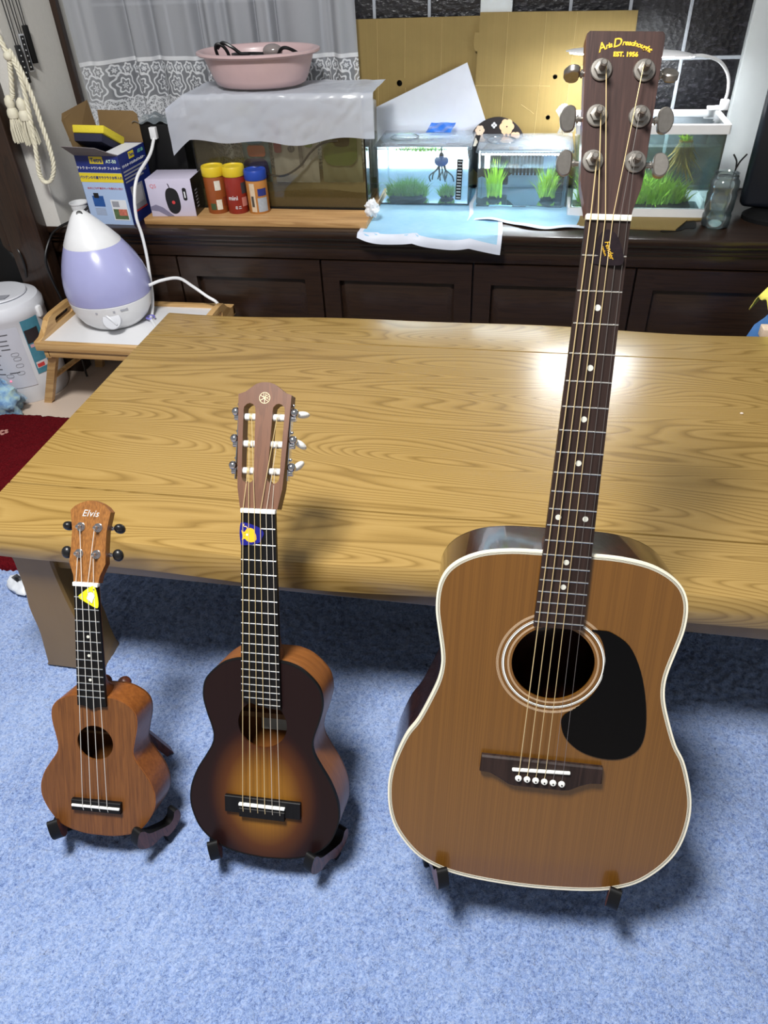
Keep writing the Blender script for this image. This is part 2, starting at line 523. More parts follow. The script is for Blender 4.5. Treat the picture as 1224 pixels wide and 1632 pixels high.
class Instrument:
    def __init__(s, name, label, pose, bot, half, depth_lo, depth_up, hole, L, w0, w12, fbh, tilt):
        s.bot, s.L, s.w0, s.w12, s.fbh = bot / 1000, L / 1000, w0 / 1000, w12 / 1000, fbh / 1000
        R = rot3(*pose[3:])
        t = Vector(pose[:3])
        M = R.to_4x4()
        M.translation = t + R @ Vector((0, 0, -s.bot))
        s.M = M
        s.root = empty(name, label, name.split('_')[-1], M=M)
        right = [(u / 1000, (bot - v) / 1000) for u, v in half]
        full = right + [(-x, z) for x, z in right[::-1]][1:-1]
        s.out = catmull(full, 4, closed=True)
        s.top = right[0][1]
        s.dlo, s.dup = depth_lo / 1000, depth_up / 1000
        s.hv, s.hr = (bot - hole[0]) / 1000, hole[1] / 1000
        a = math.radians(tilt)
        s.H = Matrix(((1, 0, 0, 0), (0, math.cos(a), math.sin(a), -0.004), (0, -math.sin(a), math.cos(a), s.bot), (0, 0, 0, 1)))  # (x, t back, s up) of the head
    def z(s, v):
        return s.bot - v / 1000
    def depth(s, z):
        return s.dlo + (s.dup - s.dlo) * min(1, max(0, z / s.top))
    def width(s, v):
        return s.w0 + (s.w12 - s.w0) * (v / 1000) / (s.L / 2)
    def fretv(s, n):
        return s.L * (1 - 2 ** (-n / 12)) * 1000
    def body(s, m_top, m_side, m_back, binding=None, bind_w=0.0022):
        inn = offset(s.out, 0.0012)
        MB().prism(inn, 0, 0.003, holes=[circle(0, s.hv, s.hr, 56)]).make('soundboard', m_top, s.root)
        mb = MB().ring(s.out, offset(s.out, 0.003), 0.0006, 1.0)
        mb.v = [(x, (s.depth(z) - 0.001) if y == 1.0 else y, z) for x, y, z in mb.v]
        mb.make('side', m_side, s.root, 50)
        mb = MB().prism(s.out, 2.0, 1.0)
        mb.v = [(x, s.depth(z) - (0.0035 if y == 1.0 else 0.0), z) for x, y, z in mb.v]
        mb.make('back', m_back, s.root)
        if binding:
            MB().ring(offset(s.out, -0.0003), offset(s.out, bind_w), -0.0004, 0.0055).make('binding', binding, s.root, 50)
    def fingerboard(s, endpts, nfret, mat, dots, dotr=0.003, partial=None):
        v0 = 3
        l0, l1 = endpts[0], endpts[-1]
        poly = [(-s.width(v0) / 2, s.z(v0))] + [(u / 1000, s.z(v)) for u, v in endpts] + [(s.width(v0) / 2, s.z(v0))]
        MB().prism(poly, -s.fbh, 0.0).make('fingerboard', mat, s.root)
        for n in range(1, nfret + 1):
            v = s.fretv(n)
            w = s.width(v) / 2 - 0.0003
            x0 = -w
            if partial and n in partial: x0 = partial[n] / 1000
            MB().tube([(x0, -s.fbh - 0.0002, s.z(v)), (w, -s.fbh - 0.0002, s.z(v))], 0.0008, 6).make('fret', M_fret, s.root)
        for n, xs in dots:
            v = (s.fretv(n) + s.fretv(n - 1)) / 2
            for x in xs:
                mb = MB().lathe([(dotr, 0), (dotr, 0.0004)], 16, facing((x / 1000, -s.fbh, s.z(v)), (1, 0, 0), (0, 0, 1)))
                mb.make('inlay_dot', M_dot, s.root)
    def neck(s, mat, heel, thick=0.016):
        bt = (s.bot - s.top) * 1000
        secs = [(0, thick * 0.9), (bt * 0.5, thick), (bt - heel * 0.85, thick * 1.15), (bt - heel * 0.5, thick * 1.6), (bt - heel * 0.22, thick * 2.6), (bt - 1, s.dup * 0.85), (bt + 3, s.dup * 0.88)]
        v = []; f = []; n = 11
        for q, (vv, d) in enumerate(secs):
            w = s.width(vv) / 2 * (1 if q < 4 else 0.97)
            for k in range(n):
                a = math.pi * k / (n - 1)
                e = 1.0 if q < 3 else 0.75
                v.append((-w * math.cos(a), -0.0008 + d * math.sin(a) ** e, s.z(vv)))
        for q in range(len(secs) - 1):
            for k in range(n - 1):
                a = q * n + k
                f.append((a, a + 1, a + n + 1, a + n))
            f.append((q * n, q * n + n, q * n + 2 * n - 1, q * n + n - 1))
        f.append(tuple(range(n))); f.append(tuple((len(secs) - 1) * n + k for k in range(n))[::-1])
        MB().add(v, f).make('neck', mat, s.root, 45)
    def nut(s, mat, over=0.0004):
        w = s.w0 / 2 + over
        MB().rbox(-w, w, -s.fbh - 0.0022, 0.001, s.z(3.2), s.z(-2.6), 0.0008).make('nut', mat, s.root)
    def head(s, outline, thick, mat, face=None, holes=(), m_face=None):
        MB().prism(outline, 0 if m_face is None else 0.0012, thick, holes=holes, M=s.H).make('headstock', mat, s.root)
        if m_face is not None:
            MB().prism(offset(outline, 0.0002), 0, 0.0014, holes=holes, M=s.H).make('head_veneer', m_face, s.root)
    def on_head(s, x, sv, t=0.0):
        return s.H @ Vector((x / 1000, t / 1000, sv / 1000))
    def strings(s, nutx, sadx, sad_v, sad_y, posts, radii, mats, end_v, end_y):
        for i in range(len(nutx)):
            p = [(sadx[i] / 1000, -end_y / 1000, s.z(end_v[i] if isinstance(end_v, (list, tuple)) else end_v)), (sadx[i] / 1000, -sad_y / 1000, s.z(sad_v)), (nutx[i] / 1000, -s.fbh - 0.0024, s.z(0)), posts[i]]
            MB().tube(p, radii[i] / 1000, 6).make('string', mats[i], s.root)

def outline_head(pairs):
    r = [(x / 1000, y / 1000) for x, y in pairs]
    return r + [(-x, y) for x, y in r[::-1]]

# ---- full size dreadnought guitar
half_d = [(0,360),(29,360),(62,361),(93,366),(116,375.5),(132,388),(141,403),(145,421),(145,444),(141,468),(135.5,497),(134,517),(137,539),(146,566),(159,598),(172,620),(183,650),(190,678),(192,705),(189,737),(180,765),(162,792),(140,812.5),(112,825.5),(82,832.5),(42,836.5),(0,838)]
D = Instrument('acoustic_guitar', 'large acoustic guitar with honey spruce top and black pickguard, on the right', (0.08136509, 0.78182907, 0.87341893, 4.0259, 22.4535, 2.0982), 838, half_d, 102, 92, (502, 49.4), 650, 43.5, 53.5, 7, 9)
D.root['category'] = 'guitar'
D.body(M_spruce, M_rose, M_rose, M_ivory, 0.0021)
for nm, a, b, m in (('purfling', 0.0021, 0.0028, M_black), ('purfling', 0.0028, 0.0034, M_ivory), ('purfling', 0.0034, 0.0040, M_black), ('purfling', 0.0040, 0.0046, M_ivory)):
    MB().ring(offset(D.out, a), offset(D.out, b), -0.0003, 0.001).make(nm, m, D.root, 50)
M_rosring = plain('grey_ring_inlay', (196, 170, 140), 0.4)
for a, b, m in ((52.6, 53.3, M_rosring), (53.9, 54.5, M_rosring), (58.2, 58.7, M_black), (58.7, 60.2, M_bone), (60.2, 60.7, M_black), (60.9, 61.4, M_bone), (65.2, 65.7, M_rosring), (66.4, 67.0, M_rosring), (67.6, 68.0, M_rosring)):
    MB().ring(circle(0, D.hv, b / 1000, 80), circle(0, D.hv, a / 1000, 80), -0.0003, 0.001).make('rosette_ring', m, D.root, 50)
pg = [(20,572),(33,560),(47,545),(57,527),(60.5,508),(60,488),(55,470),(48,458),(40,453.5),(52,453),(64,455),(86,470),(103,501),(115,543),(120,583),(115,609),(98,624),(74,627),(47,620),(27,604),(19,586)]
pgo = catmull([(u / 1000, D.z(v)) for u, v in pg], 4, closed=True)
M_pg = plain('black_pickguard', (7, 7, 8), 0.35, spec=0.12)
MB().prism(pgo, -0.0014, 0.0).make('pickguard', M_pg, D.root)
br = [(-75,635),(75,636),(76.5,660),(62,661.5),(50,667),(38,674.5),(30,676),(-30,676),(-38,674.5),(-50,667),(-62,660.5),(-76,659)]
pillow(MB(), [(u / 1000, D.z(v)) for u, v in br], -0.0085, 0.0, 0.0022).make('bridge', M_rosefb, D.root)
MB().rbox(-0.036, 0.036, -0.0118, -0.006, D.z(650.2), D.z(646.6), 0.0012, M=Matrix.Translation((0, 0, D.z(648.4))) @ Matrix.Rotation(math.radians(-2.5), 4, 'Y') @ Matrix.Translation((0, 0, -D.z(648.4)))).make('saddle', M_bone, D.root)
pinx = [-27 + 10.8 * i for i in range(6)]
for i, x in enumerate(pinx):
    M = facing((x / 1000, -0.0082, D.z(661.5 + i * 0.4)), (1, 0, 0), (0, 0, 1))
    p = MB().lathe([(0.0026, 0), (0.0026, 0.0012), (0.0042, 0.0018), (0.0042, 0.0032), (0.003, 0.0048), (1e-6, 0.0052)], 16, M).make('bridge_pin', M_bone, D.root)
    MB().lathe([(0.0011, 0.0051), (0.0011, 0.0055)], 10, M).make('pin_dot', M_black, p)
D.fingerboard([(-D.width(452) * 500, 452), (D.width(452) * 500, 452)], 20, M_rosefb, [(3, [0]), (5, [0]), (7, [0]), (9, [0]), (12, [-15, 15]), (15, [0]), (17, [0])], 0.0032)
D.neck(M_mahneck, 50)
D.nut(M_ivory)
D.head(outline_head([(22.2, 2), (23.5, 8), (29.5, 29), (31.0, 42), (37.3, 166), (37.0, 170), (34.5, 172.5)]), 0.016, M_mahneck, m_face=M_rosehead)
kn = [(0, -0.0085), (0.003, -0.0115), (0.008, -0.0118), (0.0125, -0.008), (0.0148, 0), (0.0125, 0.008), (0.008, 0.0118), (0.003, 0.0115), (0, 0.0085), (-0.0008, 0)]
kn = catmull(kn, 3, closed=True)
postS = [53, 95, 137]
angs = {(-1, 0): 8, (-1, 1): 12, (-1, 2): 86, (1, 0): -8, (1, 1): 10, (1, 2): -52}
for sd in (-1, 1):
    for i, sv in enumerate(postS):
        x = sd * 20.5 / 1000
        P = D.H @ facing((x, 0, sv / 1000), (1, 0, 0), (0, 0, 1))   # z axis of P points out of the face
        tn = MB().lathe([(0.0105, 0), (0.0105, 0.0016), (0.0098, 0.0024), (0.0074, 0.0026)], 24, P)
        tn.lathe([(0.0072, 0.0024), (0.0068, 0.0060), (0.0045, 0.0064)], 6, P)
        tn.lathe([(0.0036, 0.006), (0.0034, 0.0095), (0.0028, 0.0105), (0.0028, 0.0125), (0.0036, 0.0138), (0.0034, 0.0165), (0.0022, 0.0178)], 16, P)
        tn.cyl(D.on_head(sd * 33, sv, 9), D.on_head(sd * 40.5, sv, 9), 0.0026, 12)
        tn.cyl(D.on_head(sd * 37, sv, 9), D.on_head(sd * 38.6, sv, 9), 0.0040, 12)
        tn = tn.make('tuner', M_nickel, D.root)
        K = D.H @ Matrix.Translation((sd * 0.0405, 0.009, sv / 1000)) @ Matrix.Rotation(math.radians(angs[(sd, i)]), 4, 'X') @ Matrix.Diagonal((sd, 1, 1, 1))
        pillow(MB(), kn, -0.0036, 0.0036, 0.0012, M=K).make('knob', M_nickel, tn)
posts = [D.on_head(-18.0, 54.5, -10.5), D.on_head(-18.5, 96.5, -10.5), D.on_head(-17.6, 138, -10.5), D.on_head(17.6, 138, -10.5), D.on_head(18.5, 96.5, -10.5), D.on_head(18.0, 54.5, -10.5)]
nx = [-18 + 7.2 * i for i in range(6)]
D.strings(nx, pinx, 648.5, 12.0, posts, [0.62, 0.54, 0.47, 0.42, 0.27, 0.22], [M_wound] * 4 + [M_steel] * 2, [661.5 + 0.4 * i for i in range(6)], 8.6)
# arched gold maker's name and year
def arch_text():
    parts = [('A', 13.5, 0), ('ria', 8.6, 0), ('D', 14.0, 1.0), ('readnought', 8.6, 0)]
    mb = MB(); x = 0; geo = []
    for s_, size, dy in parts:
        v, f = text_geo(s_, size / 1000, 0.0002, 0.28, 0.00022, 0.90)
        xs = [p.x for p in v]; ys = [p.y for p in v]
        base = {'A': min(ys), 'D': min(ys)}.get(s_)
        if base is None:
            vv, _ = text_geo('n', size / 1000, 0.0002, 0.28, 0.00022)
            base = min(p.y for p in vv)
        geo.append(([Vector((p.x - min(xs) + x, p.y - base - dy / 1000, p.z)) for p in v], f))
        x += max(xs) - min(xs) + (0.0002 if s_ in 'AD' else 0.0008)
    k = 0.052 / x; R = 0.046
    for v, f in geo:
        w = []
        for p in v:
            a = (p.x * k - 0.026) / R; r = R + p.y * min(1.0, k * 1.02)
            w.append(Vector((r * math.sin(a), r * math.cos(a) - R, p.z)))
        mb.add(w, f, D.H @ facing((0.0005, -0.0002, 0.1595), (1, 0, 0), (0, 0, 1)))
    mb.make('name_lettering', M_gold, D.root, None)
arch_text()
lettering('year_lettering', 'EST. 1956', 0.0058, D.H @ facing((0.0015, -0.0002, 0.1512), (1, 0, 0), (0, 0, 1)), M_gold, D.root, bold=0.0003)

# ---- guitalele
half_g = [(0,216),(29,216),(42,218),(58,224.5),(74,237.5),(85,252),(89,269),(88.5,284),(83.5,304),(77.5,322),(74.5,336.5),(77,351.5),(87,370),(100,391.5),(109,412.5),(113.5,431),(114,451),(109,471),(100.5,489),(85.5,505),(65,517),(38,524.5),(12,527),(0,527.5)]
G = Instrument('small_guitar', 'small six-string guitar with dark sunburst top, standing in the middle', (-0.32364312, 0.72433834, 0.4982109, 0.0881, 28.765, -1.8478), 527.5, half_g, 70, 66, (313.5, 36.5), 433, 48, 56, 6, 12)
G.root['category'] = 'guitar'
G.body(M_burst, M_meranti, M_meranti, M_blackmatte, 0.0016)
MB().prism([(-0.07, G.z(322)), (0.07, G.z(322)), (0.07, G.z(330)), (-0.07, G.z(330))], 0.052, 0.064).make('brace', M_inside, G.root)
MB().prism(rrect(-0.022, 0.022, G.z(352), G.z(330), 0.002), 0.0605, 0.0625).make('inner_label', plain('paper_label', (205, 200, 190), 0.8), G.root)
G.fingerboard([(-29.0, 274), (-25, 276), (-6, 281.5), (10, 285), (29.3, 286)], 18, M_ebony, [], partial={18: -4, 17: -25})
G.neck(M_nato, 45, 0.018)
G.nut(M_bone)
pillow(MB(), [(-0.0575, G.z(454.7)), (-0.0575, G.z(428.5)), (0.0575, G.z(428.5)), (0.0575, G.z(454.7))][::-1], -0.0065, 0, 0.001).make('bridge', M_ebony, G.root)
pillow(MB(), [(-0.0345, G.z(458.5)), (-0.0345, G.z(444)), (0.0345, G.z(444)), (0.0345, G.z(458.5))][::-1], -0.0095, 0, 0.001).make('tie_block', M_ebony, G.root)
MB().rbox(-0.035, 0.035, -0.0108, -0.004, G.z(440.2), G.z(436.4), 0.0010).make('saddle', M_bone, G.root)
ho = outline_head([(26.5, 3), (31.6, 30), (33.2, 55), (37.6, 158), (28, 161.5), (20, 167.5), (13, 172.5), (6, 174.6), (2.5, 175)])
def slot(sd):
    top = [(sd * x / 1000, y / 1000) for x, y in ((12.2, 136), (12.8, 141), (16.5, 145), (20.5, 146.2), (24.5, 145), (28.6, 141), (29.2, 136), (26.8, 45), (25.5, 41), (22, 38), (17.5, 37), (12.5, 38.5), (9.8, 42), (9.6, 46))]
    return top
G.head(ho, 0.019, M_nato, holes=[slot(-1), slot(1)])
M_roller = plain('white_roller', (228, 226, 220), 0.3, var=0.03)
M_pearl = plain('pearl_button', (225, 225, 220), 0.2, var=0.12, vscale=120)
for sd in (-1, 1):
    MB().box(*sorted((sd * 0.0365, sd * 0.0378)), 0.003, 0.013, 0.042, 0.140, M=G.H).make('machine_plate', M_chrome, G.root)
    for i, sv in enumerate((54, 91, 128)):
        x0, x1 = sd * (10.5 + i * 0.5), sd * (27.8 + i * 0.3)
        tn = MB()
        tn.cyl(G.on_head(x0, sv, 8), G.on_head(x1, sv, 8), 0.0048, 18)
        tn = tn.make('string_roller', M_roller, G.root)
        w = MB()
        for q in range(4):
            xx = (x0 + x1) / 2 + (q - 1.5) * 1.1
            w.lathe([(0.0050, -0.0004), (0.0055, 0), (0.0050, 0.0004)], 16, G.H @ Matrix.Translation((xx / 1000, 0.008, sv / 1000)) @ Matrix.Rotation(math.pi / 2, 4, 'Y'), cap=False)
        w.make('string_winding', M_wound if sd < 0 else M_nylon, tn)
        g = MB()
        g.ball(G.on_head(sd * 41.5, sv + 6.5, 5), 0.0062, 16)
        g.cyl(G.on_head(sd * 37, sv - 1, 8), G.on_head(sd * 43.5, sv - 1, 8), 0.0042, 14)
        g.cyl(G.on_head(sd * 41, sv + 6, 4), G.on_head(sd * 41, sv + 6, 16), 0.0022, 10)
        g.ball(G.on_head(sd * 39, sv + 17, 8), 0.0022, 10)
        g = g.make('tuning_gear', M_chrome, G.root)
        an = (-50, 35, -8)[i]
        K = G.H @ Matrix.Translation((0.043 if sd > 0 else -0.0385, 0.014, (sv + 6) / 1000)) @ Matrix.Rotation(math.radians(an * sd), 4, 'Y') @ Matrix.Rotation(math.radians(-38 if sd > 0 else -14), 4, 'Z')
        MB().ball((0, 0.009, 0), 0.0115, 16, (0.62, 1.0, 0.42), K).make('knob', M_pearl, g)
posts = [G.on_head(-19, 54, 2.6), G.on_head(-19.5, 91, 2.6), G.on_head(-18.0, 128, 2.6), G.on_head(18.0, 128, 2.6), G.on_head(19.5, 91, 2.6), G.on_head(19, 54, 2.6)]
G.strings([-20.5 + 8.2 * i for i in range(6)], [-28 + 11.2 * i for i in range(6)], 438.2, 11.2, posts, [0.55, 0.5, 0.45, 0.5, 0.4, 0.36], [M_wound] * 4 + [M_nylon] * 2, 449, 9.6)
em = MB().ring(circle(0, 0.1535, 0.0078, 40), circle(0, 0.1535, 0.0070, 40), -0.0003, 0.0002, M=G.H)
for q in range(3):
    R = G.H @ Matrix.Translation((0, 0, 0.1535)) @ Matrix.Rotation(math.radians(60 * q), 4, 'Y')
    em.box(-0.0005, 0.0005, -0.0003, 0.0002, -0.0066, 0.0, R)
    em.box(-0.0017, -0.0010, -0.0003, 0.0002, 0.0012, 0.0062, R).box(0.0010, 0.0017, -0.0003, 0.0002, 0.0012, 0.0062, R).box(-0.0017, 0.0017, -0.0003, 0.0002, 0.0008, 0.0016, R)
em.make('emblem', plain('cream_print', (224, 200, 160), 0.5), G.root, None)

# ---- ukulele
half_u = [(0,173.5),(22,173.5),(34,175),(46.5,179.5),(58,187),(65,197),(67,209),(66,221.5),(63,236.5),(60,252),(59.5,261.5),(63,272.5),(72.5,286.5),(83.5,304),(89.5,320),(91.5,333.5),(89.5,349),(81,367.5),(68.5,384.5),(55,394.5),(39,400),(20,403.5),(0,404)]
U = Instrument('ukulele', 'small mahogany ukulele with four strings, standing on the left', (-0.57362676, 0.65282278, 0.3953174, 3.8647, 28.0433, 0.9921), 404, half_u, 60, 55, (249, 28), 345, 35, 43, 5, 12.5)
U.body(M_mah, M_mahside, M_mah)
MB().prism([(-0.05, U.z(256)), (0.05, U.z(256)), (0.05, U.z(260)), (-0.05, U.z(260))], 0.046, 0.054).make('brace', M_inside, U.root)
U.fingerboard([(-22, 187.3), (-15, 186.8), (-8, 188.5), (-0.5, 192.5), (8, 188.5), (14.5, 187.2), (22.3, 187.2)], 12, M_ebony, [(5, [0]), (7, [0]), (10, [0])], 0.0022)
U.neck(M_mahside, 35, 0.015)
U.nut(M_bone, 0.0012)
pillow(MB(), [(-0.039, U.z(360)), (-0.039, U.z(342)), (0.039, U.z(342)), (0.039, U.z(360))][::-1], -0.0075, 0, 0.001).make('bridge', M_ebony, U.root)
MB().rbox(-0.038, 0.038, -0.0098, -0.004, U.z(352.2), U.z(348.6), 0.0009).make('saddle', M_bone, U.root)
U.head(outline_head([(18.6, 2), (20, 12), (27.3, 30), (26.0, 50), (25.8, 76), (30.2, 104), (24, 110.5), (16, 115.2), (8, 118), (2.5, 119)]), 0.013, M_mahside, m_face=M_sapele)
for sd in (-1, 1):
    for i, sv in enumerate((43, 81)):
        P = U.H @ facing((sd * 0.013, 0, sv / 1000), (1, 0, 0), (0, 0, 1))
        tn = MB().lathe([(0.0066, 0), (0.0064, 0.0010), (0.0055, 0.0014)], 20, P)
        tn.lathe([(0.0056, 0.0012), (0.0052, 0.0036), (0.0034, 0.0040)], 6, P)
        tn.lathe([(0.0028, 0.0038), (0.0026, 0.0062), (0.0020, 0.0070), (0.0020, 0.0082), (0.0028, 0.0092), (0.0026, 0.0112), (0.0012, 0.0122)], 14, P)
        tn.cyl(U.on_head(sd * 25, sv, 10), U.on_head(sd * 36.5, sv, 10), 0.0022, 12)
        tn.cyl(U.on_head(sd * 27, sv, 10), U.on_head(sd * 31, sv, 10), 0.0031, 12)
        tn = tn.make('tuner', M_chrome, U.root)
        K = U.H @ Matrix.Translation((0.0405 if sd > 0 else -0.0365, 0.010, sv / 1000)) @ Matrix.Rotation(math.radians((20, 62, 12, 75)[i + (2 if sd < 0 else 0)]), 4, 'X')
        MB().ball((0, 0, 0), 0.0092, 18, (0.88, 0.72, 1.0), K).make('knob', M_black, tn)
posts = [U.on_head(-11.5, 43, -6.6), U.on_head(-11.0, 81, -6.6), U.on_head(11.0, 81, -6.6), U.on_head(11.5, 43, -6.6)]
M_ukestring = plain('white_nylon', (215, 212, 205), 0.35)
U.strings([-13.2, -4.4, 4.4, 13.2], [-19.5, -6.5, 6.5, 19.5], 350.4, 10.0, posts, [0.45] * 4, [M_ukestring] * 4, 357.5, 7.7)
lettering('name_lettering', 'Elvis', 0.0135, U.H @ facing((0, -0.0002, 0.1005), (1, 0, 0), (0, 0, 1)), M_silver, U.root, shear=0.35, space=1.05)

# ------------------------------------------------------------------ guitar stands (two boards splayed backwards, hooks in front)
def stand(ins, name, label, ux, nv, nfwd, arm, sp=18, back=0.02):
    base = ins.M
    R = base.to_3x3()
    lean = math.asin(max(-1, min(1, (R @ Vector((0, 1, 0))).z * -1)))
    yaw = math.atan2((R @ Vector((1, 0, 0))).y, (R @ Vector((1, 0, 0))).x)
    c = base @ Vector((0, 0.05, 0))
    root = empty(name, label, 'guitar stand', (c.x, c.y, RUG_Z), 0, 'wooden guitar stands on the blue rug')
    for sd in (-1, 1):
        # where the body bottom sits over this board
        xx = sd * ux / 1000
        zb = min(z for x, z in ins.out if abs(x - xx) < 0.012)
        tip = base @ Vector((xx, -nfwd / 1000, zb))
        rest = base @ Vector((xx, 0, zb))
        ang = yaw + math.radians(90 - sd * sp)
        d = Vector((math.cos(ang), math.sin(ang), 0))
        w = Vector((-d.y, d.x, 0))
        cs = math.cos(math.radians(sp))
        dep = ins.dlo
        zt = rest.z - RUG_Z - 0.001 + (zb * 0)
        sb = dep * math.cos(lean) / cs + nfwd / 1000 / cs + 0.010
        zbk = max(0.012, zt - dep * math.sin(lean) - 0.002)
        hh = arm
        at = hh * math.tan(lean) / cs
        low = max(0.0, zbk - 0.024)
        zm = lambda q: max(0.001, q)
        sb -= 0.014
        prof = [(0.000, zt + 0.020), (0.006, zt + 0.022), (0.011, zt + 0.014), (0.015, zt + 0.003), (0.026, zt - 0.008), (sb - 0.018, zbk + 0.006), (sb - 0.008, zbk + 0.010), (sb - 0.003, zbk + 0.020),
                (sb + 0.005, zbk + 0.016), (sb + 0.004, zm(zbk - 0.003)), (sb - 0.010, zm(zbk - 0.015)), (sb * 0.6, zm(zbk - 0.016)), (0.032, zm(zt - 0.034)), (0.012, zm(zt - 0.030)), (-0.003, zm(zt - 0.016)), (-0.008, zt + 0.002)]
        pp = catmull(prof, 3, closed=True)
        th = 0.0075
        def W(s_, z_, k):
            q = Vector((tip.x, tip.y, 0)) + d * s_ + w * k
            return (q.x - c.x, q.y - c.y, z_)
        tris = geometry.tessellate_polygon([[Vector((a, b, 0)) for a, b in pp]])
        n = len(pp)
        v = [W(a, b, -th) for a, b in pp] + [W(a, b, th) for a, b in pp]
        f = [tuple(t) for t in tris] + [tuple(i + n for i in t[::-1]) for t in tris]
        MB().add(v, f).make('board', M_standwood, root)
        fe = [(i, (i + 1) % n, (i + 1) % n + n, i + n) for i in range(n)]
        MB().add(v, fe).make('board_edge', M_blackmatte, root, 50)
        # back rest leaning behind the body
        B = Matrix.Translation((-c.x, -c.y, -RUG_Z)) @ base
        u0, u1 = sd * ux * 0.62 / 1000, sd * 0.016
        z0_, z1_ = 0.020, arm
        y0_, y1_ = ins.depth(z0_) + 0.001, ins.depth(z1_) + 0.001
        pts = [B @ Vector((u0 + (u1 - u0) * k / 5, y0_ + (y1_ - y0_) * k / 5 + 0.012, z0_ + (z1_ - z0_) * k / 5)) for k in range(6)]
        MB().tube(pts, 0.0105, 10).ball(pts[-1], 0.0108, 12).make('back_rest', M_standwood, root, 50)
        fp = Vector((tip.x, tip.y, 0)) + d * (sb - 0.022)
        if zbk > 0.02:
            MB().rbox(-0.007, 0.007, -0.006, 0.006, 0.001, zbk - 0.004, 0.002, M=Matrix.Translation((fp.x - c.x, fp.y - c.y, 0)) @ Matrix.Rotation(ang, 4, 'Z')).make('foot', M_blackmatte, root)
        ft = B @ Vector((u1, y1_ + 0.02, z1_ * 0.7))
        g0 = Vector((ft.x + sd * back, ft.y + 0.045, 0.004))
        MB().tube([ft, g0], 0.009, 4).make('rear_foot', M_standwood, root, None)
    return root
stand(D, 'guitar_stand', 'dark wooden hook stand under the large spruce-top guitar', 112, 0, 14, 0.30)
stand(G, 'guitar_stand', 'wooden hook stand under the sunburst small guitar', 74, 0, 12, 0.22, 24)
stand(U, 'guitar_stand', 'small wooden hook stand under the mahogany ukulele', 66, 0, 10, 0.222, 27, 0.012)

# ------------------------------------------------------------------ picks tucked under the strings
def pick(ins, name, label, poly, mat, rot=0, y=None):
    pts = catmull(poly, 5, closed=True)
    cx = sum(p[0] for p in pts) / len(pts); cv = sum(p[1] for p in pts) / len(pts)
    yy = -(ins.fbh + 0.0016)
    M = ins.M @ Matrix.Translation((cx / 1000, yy, ins.z(cv)))
    r = empty(name, label, 'guitar pick', M=M)
    MB().prism([((u - cx) / 1000, (cv - v) / 1000) for u, v in pts], -0.0004, 0.0004).make('pick_body', mat, r)
    return r
M_yellow = plain('yellow_pick', (232, 220, 30), 0.35, var=0.03)
M_cobalt = plain('cobalt_pick', (24, 26, 120), 0.3, var=0.05)
M_tort = plain('dark_tortoise_pick', (26, 16, 20), 0.15, var=0.6, vscale=160, coat=0.4)
M_catyellow = plain('cat_yellow_print', (226, 178, 28), 0.5)
M_greyline = plain('grey_print', (90, 90, 95), 0.6)
M_paper = plain('white_print', (220, 222, 226), 0.6, var=0.04)
TF = lambda x, z, y=-0.0005: facing((x, y, z), (1, 0, 0), (0, 0, 1))

p = pick(U, 'guitar_pick', 'yellow triangular pick under the ukulele strings', [(-11.5, 19.5), (-9, 15.5), (3, 6), (11, 1.3), (14.5, 2), (18, 12), (19.6, 24), (18.8, 32), (15, 33.2), (3, 28), (-8, 22.5)], M_yellow)
p.matrix_basis = p.matrix_basis @ Matrix.Rotation(math.radians(-5), 4, 'Z')
MB().prism(catmull([(x / 1000, z / 1000) for x, z in ((-4, 1), (-2, 6), (2, 8), (6, 6), (8, 2), (5, -4), (3, -9), (-1, -6), (-5, -3))], 4, closed=True), -0.0007, -0.0003).make('drawing', M_paper, p)
MB().tube([(x / 1000, -0.0008, z / 1000) for x, z in catmull([(-4, 1), (-2, 6), (2, 8), (6, 6), (8, 2), (5, -4), (3, -9), (-1, -6), (-5, -3)], 4, closed=True)], 0.0002, 5, closed=True).make('drawing_outline', M_greyline, p)
MB().lathe([(0.0013, 0), (0.0013, 0.0002)], 12, TF(0.0068, 0.0115)).make('printed_dot', M_greyline, p)

p = pick(G, 'guitar_pick', 'dark blue pick with a yellow cat drawing under the small guitar strings', [(-22, 16.5), (-12, 17.8), (1, 22.5), (6, 26.5), (8, 31), (6, 36), (2, 43.5), (-12, 47), (-22.5, 47.9), (-24.5, 44), (-25.6, 32), (-24.5, 20)], M_cobalt)
p.matrix_basis = p.matrix_basis @ Matrix.Rotation(math.radians(4), 4, 'Z')
cat = [(-13, 5.5), (-11.5, 3), (-8.5, 2.8), (-5, 7.5), (0, 8.5), (4, 7), (6, 3), (7.5, -2), (7.8, -7), (5.5, -10.5), (0, -11.5), (-5, -10), (-8.5, -6.5), (-12.5, -8.5), (-11, -4), (-11.8, 0)]
MB().prism([(x / 1000, z / 1000) for x, z in cat], -0.0007, -0.0003).make('cat_drawing', M_catyellow, p)
MB().tube([(x / 1000, -0.0006, z / 1000) for x, z in catmull([(-4, 7.5), (-6, 10), (-9, 10.5), (-10, 12.5), (-8.5, 13.5)], 5)], 0.0006, 6).make('cat_tail', plain('cat_tail_print', (225, 190, 130), 0.5), p)
MB().lathe([(0.0015, 0), (0.0015, 0.0002)], 14, TF(-0.005, -0.001, -0.0006)).make('cat_muzzle', M_paper, p)
for x, z in ((-8, 0.5), (-8.4, -3.4)):
    MB().lathe([(0.0005, 0), (0.0005, 0.0002)], 8, TF(x / 1000, z / 1000, -0.0006)).make('cat_eye', M_black, p)

